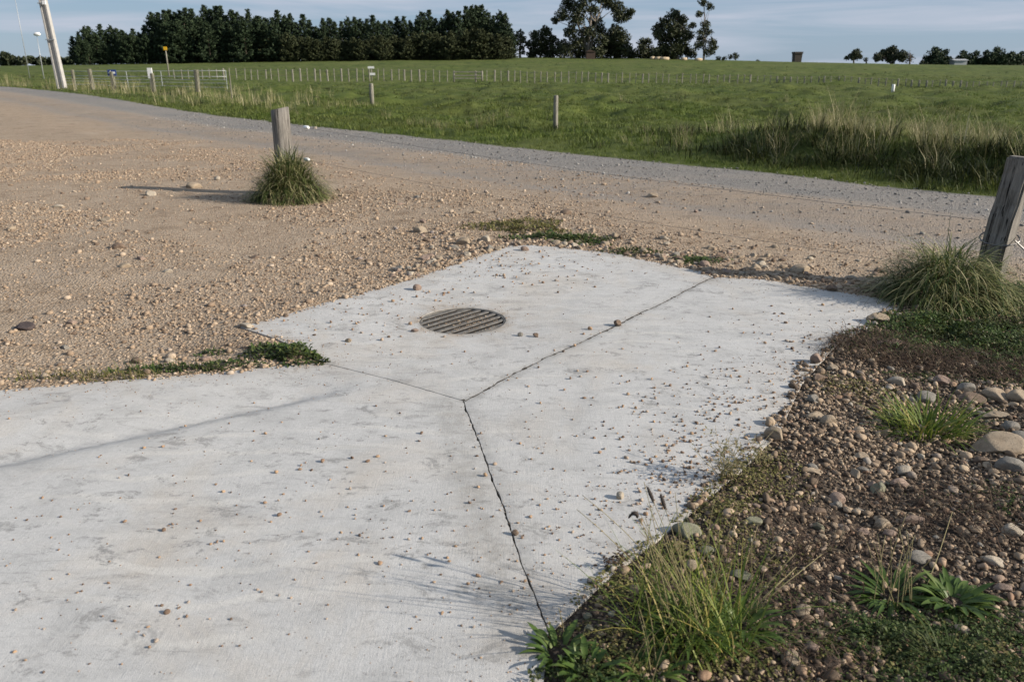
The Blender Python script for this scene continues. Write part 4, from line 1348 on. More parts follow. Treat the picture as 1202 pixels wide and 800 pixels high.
# mats of ground cover in the verge
mats = []
g = MB()
for (px, py, rx, ry, h, n, sd_) in ((1130, 388, 0.80, 0.36, 0.10, 4200, 11), (1185, 420, 0.65, 0.36, 0.09, 3400, 12), (1150, 400, 0.4, 0.2, 0.09, 900, 16), (1080, 385, 0.35, 0.2, 0.06, 1000, 13), (1180, 345, 0.5, 0.3, 0.10, 1800, 14)):
    p = ground(px, py); mound(g, p[0], p[1], rx, ry, h, int(n * 1.7), 0.019, sd_, edge=0.4)
tag(g.build('ground_cover', M['weed']), 'green clover-like ground cover below the leaning post', 'ground cover', kind='stuff')
g = MB(); r = random.Random(4)
for (px, py, rx, ry, n) in ((1050, 415, 0.55, 0.22, 1700), (1140, 430, 0.6, 0.2, 1700), (1000, 400, 0.26, 0.18, 600), (1190, 445, 0.4, 0.15, 600), (1090, 590, 0.3, 0.18, 230), (1160, 600, 0.35, 0.25, 260), (975, 640, 0.2, 0.2, 160), (925, 690, 0.22, 0.22, 200), (1130, 620, 0.3, 0.2, 250), (960, 780, 0.16, 0.12, 120)):
    p = ground(px, py)
    for _ in range(n):
        a = r.uniform(0, 2 * PI); d = math.sqrt(r.random()) * r.uniform(.6, 1.15)
        x, y = p[0] + rx * d * math.cos(a), p[1] + ry * d * math.sin(a)
        if poly_sd(OUTER, np.array([x]), np.array([y]))[0] < -0.05: continue
        g.blade((x, y, surf1(x, y) + r.uniform(0, .045)), r.uniform(0, 2 * PI), r.uniform(-.1, .9), r.uniform(.03, .10), r.uniform(.002, .005), r.uniform(.2, 1.6), 3, r.uniform(-1, 1))
tag(g.build('dead_weeds', M['dead']), 'tangled red-brown dead weeds matted over the verge', 'dead weeds', kind='stuff')
g = MB()
for (px, py, rx, ry, h, n, sd_) in ((1100, 765, 0.3, 0.14, 0.03, 500, 61), (1170, 770, 0.25, 0.14, 0.03, 500, 62), (1030, 770, 0.2, 0.1, 0.03, 350, 63)):
    p = ground(px, py); mound(g, p[0], p[1], rx, ry, h, n, 0.010, sd_, edge=0.5)
for (px, py, rx, ry, h, n, sd_) in ((875, 565, 0.16, 0.16, 0.05, 650, 21), (840, 600, 0.14, 0.12, 0.035, 420, 22), (735, 690, 0.13, 0.12, 0.03, 420, 23), (790, 655, 0.16, 0.1, 0.03, 420, 24), (870, 650, 0.22, 0.14, 0.025, 420, 25), (720, 770, 0.14, 0.12, 0.03, 420, 26), (1000, 455, 0.2, 0.12, 0.04, 350, 27), (840, 780, 0.2, 0.1, 0.03, 420, 28), (910, 545, 0.1, 0.1, 0.03, 160, 29)):
    p = ground(px, py); mound(g, p[0], p[1], rx, ry, h, int(n * 1.7), 0.011, sd_)
tag(g.build('ground_cover', M['moss']), 'yellowish low ground cover creeping along the slab edge', 'ground cover', kind='stuff')
g = MB()
for (px, py, rx, ry, h, n, sd_) in ((1090, 760, 0.30, 0.14, 0.04, 1500, 31), (1170, 745, 0.25, 0.16, 0.05, 1000, 32), (1030, 745, 0.2, 0.1, 0.03, 900, 33), (1150, 790, 0.3, 0.12, 0.04, 1000, 34), (700, 795, 0.2, 0.07, 0.04, 700, 35), (1090, 445, 0.3, 0.1, 0.03, 300, 36), (1190, 590, 0.2, 0.2, 0.03, 300, 37)):
    p = ground(px, py); mound(g, p[0], p[1], rx, ry, h * 1.2, int(n * 1.8), 0.010, sd_, edge=0.45)
tag(g.build('ground_cover', M['weed']), 'fine dark green ground cover in the near corner of the verge', 'ground cover', kind='stuff')

# bright grass tuft
p = ground(1087, 508); b = MB(); r = random.Random(8)
for _ in range(330):
    a = r.uniform(0, 2 * PI); d = math.sqrt(r.random())
    b.blade((0.15 * d * math.cos(a), 0.10 * d * math.sin(a), -0.005), a + r.uniform(-.6, .6), r.uniform(.55, 1.35), r.uniform(.10, .23), r.uniform(.005, .010), r.uniform(.5, 1.5), 5)
tag(b.build('grass_tuft', M['tuft'], None, False, p), 'bright green grass tuft among stones in the verge', 'grass tuft')
p = ground(1112, 775); b = MB()
for _ in range(110):
    a = r.uniform(0, 2 * PI); d = math.sqrt(r.random())
    b.blade((0.06 * d * math.cos(a), 0.05 * d * math.sin(a), -0.005), a + r.uniform(-.6, .6), r.uniform(.3, 1.2), r.uniform(.05, .13), r.uniform(.002, .004), r.uniform(.5, 1.4), 4)
tag(b.build('grass_tuft', M['weed'], None, False, p), 'dark fine-bladed grass tuft in the near corner of the verge', 'grass tuft')


def rosette(px, py, n, L, w, seed, label, mat='plantain', stalks=0, SL=0.3, lean=(0, 0), heads=0, droop=(.6, 1.5), elev=(.25, 1.1), cat='plant', name='plantain'):
    p = ground(px, py); r = random.Random(seed)
    root = tag(empty(name, p), label, cat)
    b = MB()
    for i in range(n):
        a = 2.4 * i + r.uniform(-.3, .3); d = 0.02 + 0.03 * r.random()
        b.leaf((d * math.cos(a), d * math.sin(a), 0.0), a, r.uniform(*elev), L * r.uniform(.6, 1.15), w * r.uniform(.7, 1.2), r.uniform(*droop), 6, 0.35)
    b.build('leaves', M[mat], root, True)
    tips = []
    for i in range(stalks):
        a = r.uniform(0, 2 * PI); d = 0.07 * math.sqrt(r.random())
        s0 = Vector((d * math.cos(a), d * math.sin(a), 0)); ln = SL * r.uniform(.6, 1.15)
        dx, dy = lean[0] + r.gauss(0, .22), lean[1] + r.gauss(0, .18)
        pts = []
        for k in range(8):
            t = k / 7
            pts.append((s0.x + dx * ln * t * (0.6 + 0.5 * t), s0.y + dy * ln * t * (0.6 + 0.5 * t), ln * t * (1 - 0.12 * t * (dx * dx + dy * dy))))
        m = MB(); m.tube(pts, [0.0016 - 0.0008 * k / 7 for k in range(8)], 5)
        m.build('stalk', M['stalk'], root, True)
        tips.append((Vector(pts[-2]), Vector(pts[-1])))
    return root, tips, p


def spike(root, a, b, L, r0, bend=0.0):
    d = (b - a).normalized(); m = MB(); pts = []; rad = []
    for k in range(11):
        t = k / 10
        q = b + d * L * t
        if bend:
            th_ = bend * t * 2.6
            q = b + Vector((-math.sin(th_ / 2) * 0.5 * L * t * 1.2, 0, math.cos(th_ * 0.62) * L * t))
        pts.append(tuple(q)); rad.append(r0 * (0.35 + 0.65 * math.sin(PI * min(1, .12 + t * .86))) * (1 + 0.12 * (k % 2)))
    m.tube(pts, rad, 9)
    b0 = len(m.v); r = random.Random(int(L * 1e5))
    for k in range(130):
        t = r.random(); i = min(9, int(t * 10)); q = Vector(pts[i]).lerp(Vector(pts[i + 1]), t * 10 - i)
        az = r.uniform(0, 2 * PI)
        m.blade(tuple(q), az, r.uniform(.3, 1.0), r0 * 2.3, r0 * .22, .1, 1)
    return m.build('seed_head', M['seed'], root, True)


# foxtail clump in the foreground: broad leaves, long yellow blades, thin stalks, dark heads
root, tips, p = rosette(806, 742, 60, 0.13, 0.012, 21, 'foxtail and plantain clump with tall yellow stalks by the slab edge', stalks=26, SL=0.36, lean=(-.22, .15), cat='grass clump', name='foxtail_clump')
b = MB(); r = random.Random(12)
for _ in range(240):
    a = r.uniform(0, 2 * PI); d = 0.15 * math.sqrt(r.random())
    b.blade((d * math.cos(a) * 1.1, d * math.sin(a), 0), r.uniform(0, 2 * PI), r.uniform(.75, 1.5), r.uniform(.12, .36), r.uniform(.003, .0065), r.uniform(.1, 1.5), 6, r.uniform(-.4, .4))
b.build('blades', M['tuft'], root)


def foxtail(px, py, dpx, dpy, bend=0.0, Lh=0.042, ybase=None):
    """a stalk from the clump to a head that ends at the given place above the slab"""
    yb = p[1] + 0.16
    tip = Vector(at_dist(px, py, yb)) - Vector(p)
    base = Vector((0.02, 0.02, 0))
    pts = []
    for k in range(9):
        t = k / 8
        q = base.lerp(tip, t); q.z += 0.03 * math.sin(PI * t); pts.append(tuple(q))
    m = MB(); m.tube(pts, [0.0014 - 0.0006 * k / 8 for k in range(9)], 5); m.build('stalk', M['stalk'], root, True)
    spike(root, Vector(pts[-2]), Vector(pts[-1]), Lh, 0.0052, bend)


foxtail(767, 588, 0, 0); foxtail(781, 597, 0, 0); foxtail(748, 607, 0, 0, 1.0)
rosette(1046, 700, 60, 0.115, 0.0105, 31, 'plantain rosette with bare upright stalks in the verge', stalks=15, SL=0.20, lean=(.0, .15), droop=(.5, 1.2), elev=(.15, .8))
rosette(1120, 705, 80, 0.085, 0.017, 33, 'broad-leaved green weed right of the plantain rosette', mat='plantain', droop=(.5, 1.2), elev=(.15, .9), cat='weed', name='leafy_weed')
rosette(655, 765, 40, 0.07, 0.014, 35, 'leafy young weed at the end of the long crack', mat='plantain', stalks=2, SL=0.10, cat='weed', name='leafy_weed', elev=(.3, 1.2))
rosette(690, 785, 34, 0.06, 0.013, 36, 'small leafy weed at the bottom beside the crack weed', mat='plantain', cat='weed', name='leafy_weed', elev=(.3, 1.2))
rosette(870, 735, 30, 0.10, 0.014, 37, 'plantain with pale upturned leaves right of the foxtail clump', mat='plantain', stalks=5, SL=0.26, lean=(.25, .1), elev=(.4, 1.2))
rosette(760, 790, 26, 0.09, 0.012, 39, 'plantain with long thin stalks at the bottom of the frame', mat='plantain', stalks=6, SL=0.24, lean=(-.1, .1))


def wiry(px, py, n, L, seed, label, mat='stalk', twigs=4, spread=.5):
    p = ground(px, py); r = random.Random(seed); m = MB()
    for _ in range(n):
        a = r.uniform(0, 2 * PI); dx, dy = spread * math.cos(a) * r.random(), spread * math.sin(a) * r.random()
        ln = L * r.uniform(.5, 1.1); pts = []
        o = Vector((r.gauss(0, .02), r.gauss(0, .02), 0))
        for k in range(6):
            t = k / 5; pts.append(tuple(o + Vector((dx * ln * t + r.gauss(0, .003), dy * ln * t + r.gauss(0, .003), ln * t * (1 - .25 * t)))))
        m.tube(pts, [0.0014 * (1 - .6 * k / 5) for k in range(6)], 4)
        for _ in range(twigs):
            i = r.randrange(1, 5); q = Vector(pts[i])
            d = Vector((r.gauss(0, 1), r.gauss(0, 1), r.uniform(.2, 1))).normalized() * ln * r.uniform(.15, .4)
            m.tube([tuple(q), tuple(q + d * .5 + Vector((0, 0, .004))), tuple(q + d)], [.0009, .0007, .0005], 4)
            for e in range(2):
                m.leaf(tuple(q + d * (0.5 + 0.5 * e)), r.uniform(0, 6.28), r.uniform(-.2, .8), .012, .005, .4, 2)
    return tag(m.build('wiry_weed', M[mat], None, False, p), label, 'weed')


wiry(850, 560, 16, 0.20, 51, 'wiry dry weed leaning over the right slab at the verge', twigs=6, spread=.9)
wiry(890, 545, 10, 0.13, 52, 'smaller wiry dry weed behind the leaning one', twigs=5, spread=.8)
wiry(722, 662, 7, 0.05, 53, 'tiny dark sprig on the concrete beside the foxtail clump', mat='dead', twigs=5, spread=1.4)
wiry(1050, 318, 6, 0.26, 54, 'thin bare twiggy weed left of the big tussock', mat='dead', twigs=3)
wiry(940, 660, 6, 0.16, 55, 'thin red-brown twig weed in the lower pebbles', mat='dead', twigs=4, spread=1.0)
p = ground(1078, 712); m = MB()
tip = Vector(at_dist(1118, 600, p[1] + 0.35)) - Vector(p)
m.tube([(0, 0, 0), tuple(tip * .5 + Vector((0.006, 0, .01))), tuple(tip)], [.0018, .0014, .0008], 5)
tag(m.build('grass_stalk', M['stalk'], None, True, p), 'single long pale grass stalk slanting over the plantain rosette', 'grass stalk')
p = ground(874, 727); m = MB()
for (ux, uy, L2) in ((935, 665, .22), (920, 678, .2), (965, 650, .3)):
    tip = Vector(at_dist(ux, uy, p[1] + 0.1)) - Vector(p)
    m.tube([(0, 0, 0), tuple(tip * .5 + Vector((0, 0, .008))), tuple(tip)], [.002, .0016, .0009], 5)
tag(m.build('bent_stalks', M['stalk'], None, True, p), 'three bent brown stalks leaning right from the foxtail clump', 'grass stalks')

# ------------------------------------------------------------------ posts, signs and fences of the far side
def simple_post(px, ytop, ybot, wpx, name, label, cat, mat='fencewood', D=None, lean=0.0, square=False, group=None):
    if D is None: g_ = ground(px, ybot)
    else:
        g_ = at_dist(px, ybot, D); g_[2] = surf1(g_[0], g_[1])
    top = at_dist(px, ytop, g_[1])
    h = top[2] - g_[2]; r_ = wpx / FPX * math.hypot(g_[0], g_[1]) / 2
    m = MB()
    n = 10
    m.tube([(0, 0, -0.2), (lean * h * .5, 0, h * .5), (lean * h, 0, h - r_ * .4), (lean * h, 0, h)], [r_ * 1.05, r_, r_ * .97, r_ * .8], 4 if square else n)
    return tag(m.build(name, M[mat], None, not square, tuple(g_)), label, cat, group), g_, h, r_


simple_post(652, 112, 152, 5.5, 'fence_post', 'grey wooden post standing alone in the near pasture', 'post')
simple_post(437, 98, 124, 4.6, 'fence_post', 'short pale post in the pasture below the white boards', 'post')
simple_post(1048, 99, 107, 3.0, 'marker_post', 'small white marker post in the right of the field', 'post', 'white')

# leaning utility pole
g_ = at_dist(72, 97, 42.0); g_[2] = surf1(g_[0], g_[1])
pole = tag(empty('utility_pole', tuple(g_)), 'tall leaning concrete utility pole beside the lane', 'utility pole')
topv = at_dist(37, -60, 42.0)
dv = Vector(topv - g_)
m = MB()
# a tapering pole with a flat H section: two flanges and a web
for off, wd, dp in ((-0.14, 0.08, 0.26), (0.14, 0.08, 0.26), (0.0, 0.21, 0.12)):
    b0 = len(m.v)
    for t, k in ((-0.06, 1.05), (1.0, 0.8)):
        c = dv * t
        for sx_, sy_ in ((-1, -1), (1, -1), (1, 1), (-1, 1)):
            m.v.append((c.x + (off + sx_ * wd / 2) * k, c.y + sy_ * dp / 2 * k, c.z))
    m.f += [tuple(b0 + i for i in q) for q in ((0, 3, 2, 1), (4, 5, 6, 7), (0, 1, 5, 4), (1, 2, 6, 5), (2, 3, 7, 6), (3, 0, 4, 7))]
m.build('shaft', M['polec'], pole)
for t in (0.36, 0.62, 0.845):
    c = dv * t; m = MB(); m.box((c.x, c.y - 0.16, c.z), (0.46 * (1 - .2 * t), 0.05, 0.05)); m.build('bracket', M['galv'], pole)
c = dv * 0.60; m = MB(); m.box((c.x + 0.12, c.y - 0.19, dv.z * 0.625), (0.16, 0.06, 0.18)); m.build('plate', M['white'], pole)

# thin mast and lamp on a thin pole, further back at the left
g_ = at_dist(34, 86, 75.0); g_[2] = surf1(g_[0], g_[1]); tp = at_dist(34, -20, 75.0)
m = MB(); m.tube([(0, 0, -.2), (0, 0, tp[2] - g_[2])], [.035, .02], 8)
tag(m.build('mast', M['galv'], None, True, tuple(g_)), 'very thin grey mast standing left of the utility pole', 'mast')
g_ = at_dist(50, 84, 72.0); g_[2] = surf1(g_[0], g_[1]); tp = at_dist(43, 41, 72.0)
d_ = Vector(tp - g_)
lamp = tag(empty('street_lamp', tuple(g_)), 'slender lamp post with a small white head behind the utility pole', 'street lamp')
m = MB(); m.tube([(0, 0, -.2), tuple(d_ * .5), tuple(d_)], [.05, .035, .02], 8); m.build('pole', M['galv'], lamp, True)
m = MB(); m.tube([tuple(d_ + Vector((-.25, 0, 0))), tuple(d_ + Vector((-.1, 0, .05))), tuple(d_ + Vector((.2, 0, .05))), tuple(d_ + Vector((.3, 0, 0)))], [.06, .15, .15, .08], 10); m.build('lamp_head', M['white'], lamp, True)

# roadside fence at the left: posts, wires, mesh
def fence_line(name, pts_px, label, cat='fence', D=None, rails=None, wires=(0.4, 0.75), mat='fencewood', wires_r=0.006, pname='post'):
    G = []
    for (px, yt, yb, w) in pts_px:
        if D is None: g = ground(px, yb)
        else:
            g = at_dist(px, yb, D(px)); g[2] = surf1(g[0], g[1])
        t = at_dist(px, yt, g[1]); G.append((g, max(0.5, t[2] - g[2]), w / FPX * math.hypot(g[0], g[1]) / 2))
    o = G[0][0]; root = tag(empty(name, tuple(o)), label, cat)
    rr_ = random.Random(len(G))
    for (g, h, r_) in G:
        m = MB(); lx = rr_.gauss(0, .025)
        m.tube([(0, 0, -.3), (lx * h, 0, h - .02), (lx * h, 0, h)], [r_, r_, r_ * .8], 7)
        m.build(pname, M[mat], root, False, tuple(g - o))
    for k in wires:
        m = MB(); m.tube([tuple(g - o + np.array([0, 0, h * k])) for (g, h, r_) in G], wires_r, 4); m.build('wire', M['wire'], root)
    return root, G, o


fence_line('roadside_fence', [(87, 82, 97, 3.0), (110, 81, 107, 4.0), (134, 84, 103, 4.5), (180, 86, 99, 4.0), (231, 82, 95, 5.0), (272, 88, 112, 1.6)], 'old wooden roadside fence near the leaning utility pole', D=lambda px: 40 - (px - 87) * 0.02, wires=(.3, .55, .8), mat='dimwood')
# white pipe rails behind it
ptsw = [(72, 84, 95, 0.6), (110, 83.8, 95, 0.6), (150, 83.7, 95, 0.6), (190, 83.5, 95, 0.6), (232, 83.3, 95, 0.6), (266, 83, 95, 0.6)]
root, G, o = fence_line('pipe_railing', ptsw, 'long low white pipe railing behind the roadside fence', 'railing', D=lambda px: 47.0, wires=(), mat='galv')
for k in (1.0, 0.72):
    m = MB(); m.tube([tuple(g - o + np.array([0, 0, h * k])) for (g, h, r_) in G], 0.016, 8); m.build('rail', M['galv'], root, True)
for k in (0.2, 0.4, 0.56):
    m = MB(); m.tube([tuple(g - o + np.array([0, 0, h * k])) for (g, h, r_) in G], 0.012, 5); m.build('wire', M['galv'], root)

# blue arrow sign, white marker, yellow marker
g_ = at_dist(131, 103, 39.2); g_[2] = surf1(g_[0], g_[1]); c = at_dist(131, 85.5, 39.0) - g_
sg = tag(empty('arrow_sign', tuple(g_)), 'small blue sign with a white arrow pointing left', 'sign')
m = MB(); m.box((c[0], c[1] + .03, c[2]), (0.40, .02, 0.27)); m.build('panel', M['blue'], sg)
m = MB(); z0, y0, x0 = c[2], c[1] + .015, c[0]
arrow = [(-.17, 0), (-.05, .10), (-.05, .045), (.15, .045), (.15, -.045), (-.05, -.045), (-.05, -.10)]
m.v = [(x0 + ax, y0, z0 + az_) for ax, az_ in arrow] + [(x0 + ax, y0 - .004, z0 + az_) for ax, az_ in arrow]
m.f = [tuple(range(7, 14)), tuple(range(7))[::-1]] + [(i, (i + 1) % 7, 7 + (i + 1) % 7, 7 + i) for i in range(7)]
m.build('arrow', M['white'], sg)
m = MB(); m.tube([(c[0] + .03, c[1] + .07, -.2), (c[0] + .03, c[1] + .07, c[2] + .1)], .03, 8); m.build('pole', M['galv'], sg, True)
g_ = at_dist(178, 99, 38.6); g_[2] = surf1(g_[0], g_[1]); t_ = at_dist(178, 79.5, 38.6)
mk = tag(empty('marker_post', tuple(g_)), 'white-topped marker post by the roadside fence', 'marker post')
hh = t_[2] - g_[2]
m = MB(); m.box((.03, 0, hh * .28), (.16, .06, hh * .62)); m.build('post', M['fencewood'], mk)
m = MB(); m.box((0, -.01, hh * .78), (.21, .05, hh * .42)); m.build('plate', M['white'], mk)
g_ = at_dist(197, 78, 92.0); g_[2] = surf1(g_[0], g_[1]); t_ = at_dist(195.5, 57, 92.0)
ym = tag(empty('yellow_marker', tuple(g_)), 'yellow-headed pole in front of the dark pines', 'marker post')
hh = t_[2] - g_[2]
m = MB(); m.tube([(0, 0, -.3), (0, 0, hh)], [.09, .06], 8); m.build('pole', M['fencewood'], ym, True)
m = MB(); m.box((0, -.07, hh), (.36, .05, .36)); m.build('panel', M['yellow'], ym)

# field fence: one stretch each side of the gate
def ybase(px): return float(np.interp(px, [285, 430, 600, 760, 900, 1040, 1202], [93.5, 93.5, 95.5, 98.5, 101, 105, 110]))
def dist_f(px): return float(np.interp(px, [285, 600, 900, 1202], [84, 84, 80, 72]))


rA = random.Random(5)
ptsA = [(px + rA.uniform(-1, 1), ybase(px) - 12.5 + rA.uniform(-1, 1), ybase(px), rA.choice((1.0, 1.0, 1.4, 2.0))) for px in np.arange(205, 530, 8.2)]
fence_line('field_fence', ptsA, 'field fence of many thin posts left of the wooden gate', D=dist_f, wires=(.5, .9), wires_r=0.01)
ptsB = [(px + rA.uniform(-1, 1), ybase(px) - 12.5 + rA.uniform(-1, 1), ybase(px), rA.choice((0.9, 0.9, 1.2, 1.8))) for px in np.arange(572, 1215, 7.9)]
fence_line('field_fence', ptsB, 'field fence of many thin posts right of the wooden gate', D=dist_f, wires=(.5, .9), wires_r=0.01)
# gate
g0 = at_dist(533, 94, 84.0); g0[2] = surf1(g0[0], g0[1]); g1 = at_dist(566, 94, 84.0); g1[2] = surf1(g1[0], g1[1])
gate = tag(empty('field_gate', tuple(g0)), 'pale wooden gate in the middle of the field fence', 'gate')
w_ = g1[0] - g0[0]
for x_ in (0, w_ * .77, w_):
    m = MB(); m.tube([(x_, 0, -.2), (x_, 0, 1.05)], .09, 8); m.build('post', M['fencewood'], gate, True)
for z_ in (.35, .62, .95):
    m = MB(); m.box((w_ / 2, -.1, z_), (w_, .04, .09)); m.build('rail', M['fencewood'], gate)
# white boards on the field fence
g_ = at_dist(436.5, 94, 83.0); g_[2] = surf1(g_[0], g_[1])
bd = tag(empty('white_boards', tuple(g_)), 'two small white boards one above the other on the field fence', 'sign')
tp = at_dist(436, 78, 83.0)[2] - g_[2]
m = MB(); m.tube([(0, .03, -.2), (0, .03, tp)], .05, 8); m.build('post', M['fencewood'], bd, True)
m = MB(); m.box((-.02, -.04, tp - .1), (.62, .04, .2)); m.build('board', M['white'], bd)
m = MB(); m.box((.1, -.04, at_dist(437, 87, 83.0)[2] - g_[2]), (.5, .04, .22)); m.build('board', M['white'], bd)


# ------------------------------------------------------------------ trees
def leaf_cloud(P, size, seed, flat_=1.0):
    """small random quads at points P"""
    r = np.random.default_rng(seed); n = len(P)
    a = r.normal(size=(n, 3)); a /= np.linalg.norm(a, axis=1)[:, None]
    b = r.normal(size=(n, 3)); b -= (a * b).sum(1)[:, None] * a; b /= np.linalg.norm(b, axis=1)[:, None]
    s = size * r.uniform(.5, 1.3, n)[:, None]
    V = np.stack([P - a * s * .5, P + b * s * .32, P + a * s * .5, P - b * s * .32], 1).reshape(-1, 3)
    T = np.arange(4 * n).reshape(-1, 4)
    return V, T


def pine_mesh(seed, H=12.0, Rb=2.6, full=0.02, mat='pine'):
    r = random.Random(seed); P = []
    nw = 34
    for i in range(nw):
        t = full + (1 - full) * (i / nw) ** 0.9
        z = t * H
        Rw = Rb * (1 - t) ** 0.72 * r.uniform(.65, 1.2) * (1 if t > .12 else .85)
        for k in range(r.randint(6, 9)):
            a = r.uniform(0, 2 * PI); L = Rw * r.uniform(.55, 1.15) + .15
            rise = 0.35 + 0.5 * t
            for q in range(max(6, int(L * 13))):
                f = math.sqrt(r.random())
                d = L * f
                P.append((d * math.cos(a) + r.gauss(0, .14), d * math.sin(a) + r.gauss(0, .14), z + d * rise * (0.5 + .5 * f) * .6 + r.gauss(0, .14)))
    for k in range(30):
        P.append((r.gauss(0, .08), r.gauss(0, .08), H * (1 - .06 * r.random())))
    V, T = leaf_cloud(np.array(P), 0.45, seed)
    crown = np_mesh('crown', V, T, M[mat])
    m = MB(); m.tube([(0, 0, -1), (0.05, 0, H * .5), (0, 0, H * .97)], [.22, .14, .03], 8)
    V, T = m.tri(); trunk = np_mesh('trunk', V, T, M['bark'], True)
    return crown, trunk, H


PINES = [pine_mesh(500 + i, 12, 3.3 + .35 * i) for i in range(5)]
PINES2 = [pine_mesh(520 + i, 8, 3.3 + .3 * i, mat='pine2') for i in range(3)]


def add_tree(name, px, ytop, D, meshes, label, group, widen=1.0):
    t = at_dist(px, ytop, D); gz_ = surf1(t[0], t[1]); h = t[2] - gz_
    crown, trunk, H = meshes
    o = tag(empty(name, (t[0], t[1], gz_), random.uniform(0, 6.28)), label, 'tree', group)
    k = h / H
    for nm, me_ in (('trunk', trunk), ('crown', crown)):
        c = link(nm, me_, o); c.scale = (k * widen, k * widen, k)
    return o


prof = [(72, 58), (78, 47), (90, 36), (108, 30), (150, 31), (168, 29), (178, 16), (200, 11), (245, 9), (290, 12), (330, 15), (380, 23), (430, 19), (480, 16), (520, 11), (560, 8), (585, 11), (597, 20), (603, 36)]
PX, PT = zip(*prof)
px = 84.0; i = 0
while px < 603:
    add_tree('pine_tree', px, float(np.interp(px, PX, PT)) + random.uniform(-3, 10), 186 + random.uniform(-3, 5), PINES[i % 5], 'tall dark pine within the plantation beyond the pasture', 'tall dark pines of the plantation', random.uniform(.85, 1.1))
    px += random.uniform(5.5, 8.5); i += 1
px = 92.0
while px < 325:
    add_tree('pine_tree', px, float(np.interp(px, PX, PT)) + random.uniform(6, 22), 179 + random.uniform(-2, 2), PINES[i % 5], 'dark pine along the front of the left half of the plantation', 'front pines in the left half of the plantation', 1.1)
    px += random.uniform(7, 10); i += 1
px = 318.0
while px < 600:
    add_tree('pine_tree', px, float(np.interp(px, [318, 400, 500, 560, 600], [40, 44, 40, 34, 38])) + random.uniform(-3, 5), 178 + random.uniform(-2, 2), PINES2[i % 3], 'lower olive-green pine along the front of the right half of the plantation', 'olive front pines in the right half of the plantation', random.uniform(1.0, 1.35))
    px += random.uniform(7, 10.5); i += 1


def leafy(name, D, px0, base_y, clumps, trunk_px, label, cat='tree', group=None, mat='gum', size=0.5, dens=230, bark='palebark', tr=0.3, seed=1, base_lift=0.0):
    """crown of leaf clumps (px, py, radius px) carried by limbs from a trunk; everything at forward distance D with real depth"""
    r = np.random.default_rng(seed); rr2 = random.Random(seed)
    b = at_dist(px0, base_y, D); b[2] = surf1(b[0], b[1]) + base_lift
    root = tag(empty(name, tuple(b)), label, cat, group)
    ppm = FPX / D; P = []; cs = []
    for (cx, cy, cr) in clumps:
        c = at_dist(cx, cy, D) - b; R = cr / ppm
        c[1] += r.uniform(-.8, .8) * R * 1.5
        cs.append((c, R))
        n = max(12, int(dens * R * R))
        d = r.normal(size=(n, 3)); d /= np.linalg.norm(d, axis=1)[:, None]
        rad = R * r.random(n) ** 0.45 * (1 + .25 * np.sin(d[:, 0] * 5 + cx) * np.cos(d[:, 2] * 4 + cy))
        P.append(c + d * rad[:, None] * (1, 1, .85))
    V, T = leaf_cloud(np.concatenate(P), size, seed)
    if trunk_px:
        m = MB()
        for (tx, ty) in trunk_px:
            t = at_dist(tx, ty, D) - b
            m.tube([(0, 0, -.6), tuple(t * .35 + np.array([rr2.gauss(0, .2), rr2.gauss(0, .2), 0])), tuple(t * .7 + np.array([rr2.gauss(0, .15), rr2.gauss(0, .2), 0])), tuple(t)], [tr, tr * .75, tr * .5, tr * .25], 8)
            for (c, R) in cs:
                if abs(c[0] - t[0]) < 5 and abs(c[2] - t[2]) < 6 and rr2.random() < .8:
                    f = min(.95, max(.25, (c[2] - R * .5) / max(t[2], .1) * .75)); s0 = t * f
                    m.tube([tuple(s0), tuple((s0 + c) / 2 + np.array([0, 0, .2])), tuple(c)], [tr * .35, tr * .2, tr * .08], 6)
        m.build('trunk', M[bark], root, True)
    link('crown', np_mesh('crown', V, T, M[mat]), root)
    return root


D1 = 190.0
leafy('gum_tree', D1, 690, 69, [(660, 18, 8), (668, 5, 10), (652, 24, 5), (676, 22, 11), (670, 38, 9), (682, 8, 9), (690, -6, 11), (700, 26, 9), (697, 12, 7), (690, 40, 11), (704, -4, 9), (714, 2, 9), (725, 8, 9), (734, 18, 9), (726, 20, 8), (740, 14, 5), (712, -12, 10), (675, -8, 9), (676, 52, 10), (692, 56, 11), (664, 60, 10), (680, 63, 9), (700, 62, 9), (706, 48, 9), (706, 36, 7)], [(672, 10), (694, 0), (706, 4)], 'tall spreading gum tree rising out of the frame right of the pines', size=.42, dens=300, seed=2, tr=.4)
leafy('gum_tree', D1 + 3, 722, 69, [(722, 38, 10), (728, 46, 10), (718, 54, 11), (730, 58, 10), (738, 62, 8), (712, 60, 11), (724, 62, 10), (742, 66, 6), (716, 44, 8)], [(724, 36)], 'bushy lower gum tree at the right foot of the tallest gum', size=.5, seed=3)
leafy('gum_tree', D1 + 5, 634, 70, [(628, 42, 7), (640, 38, 8), (634, 50, 9), (648, 48, 8), (640, 58, 9), (628, 60, 8), (652, 60, 8), (660, 54, 8), (644, 65, 8), (624, 65, 6), (622, 52, 6)], [(637, 38)], 'rounded dark tree left of the tallest gum', size=.5, seed=4, bark='bark')
leafy('gum_tree', D1 + 4, 611, 71, [(610, 40, 5), (613, 47, 6), (608, 50, 4), (612, 56, 4), (604, 44, 4), (614, 62, 3)], [(611, 42)], 'small open-crowned tree between the pines and the gums', size=.45, seed=5, bark='bark')
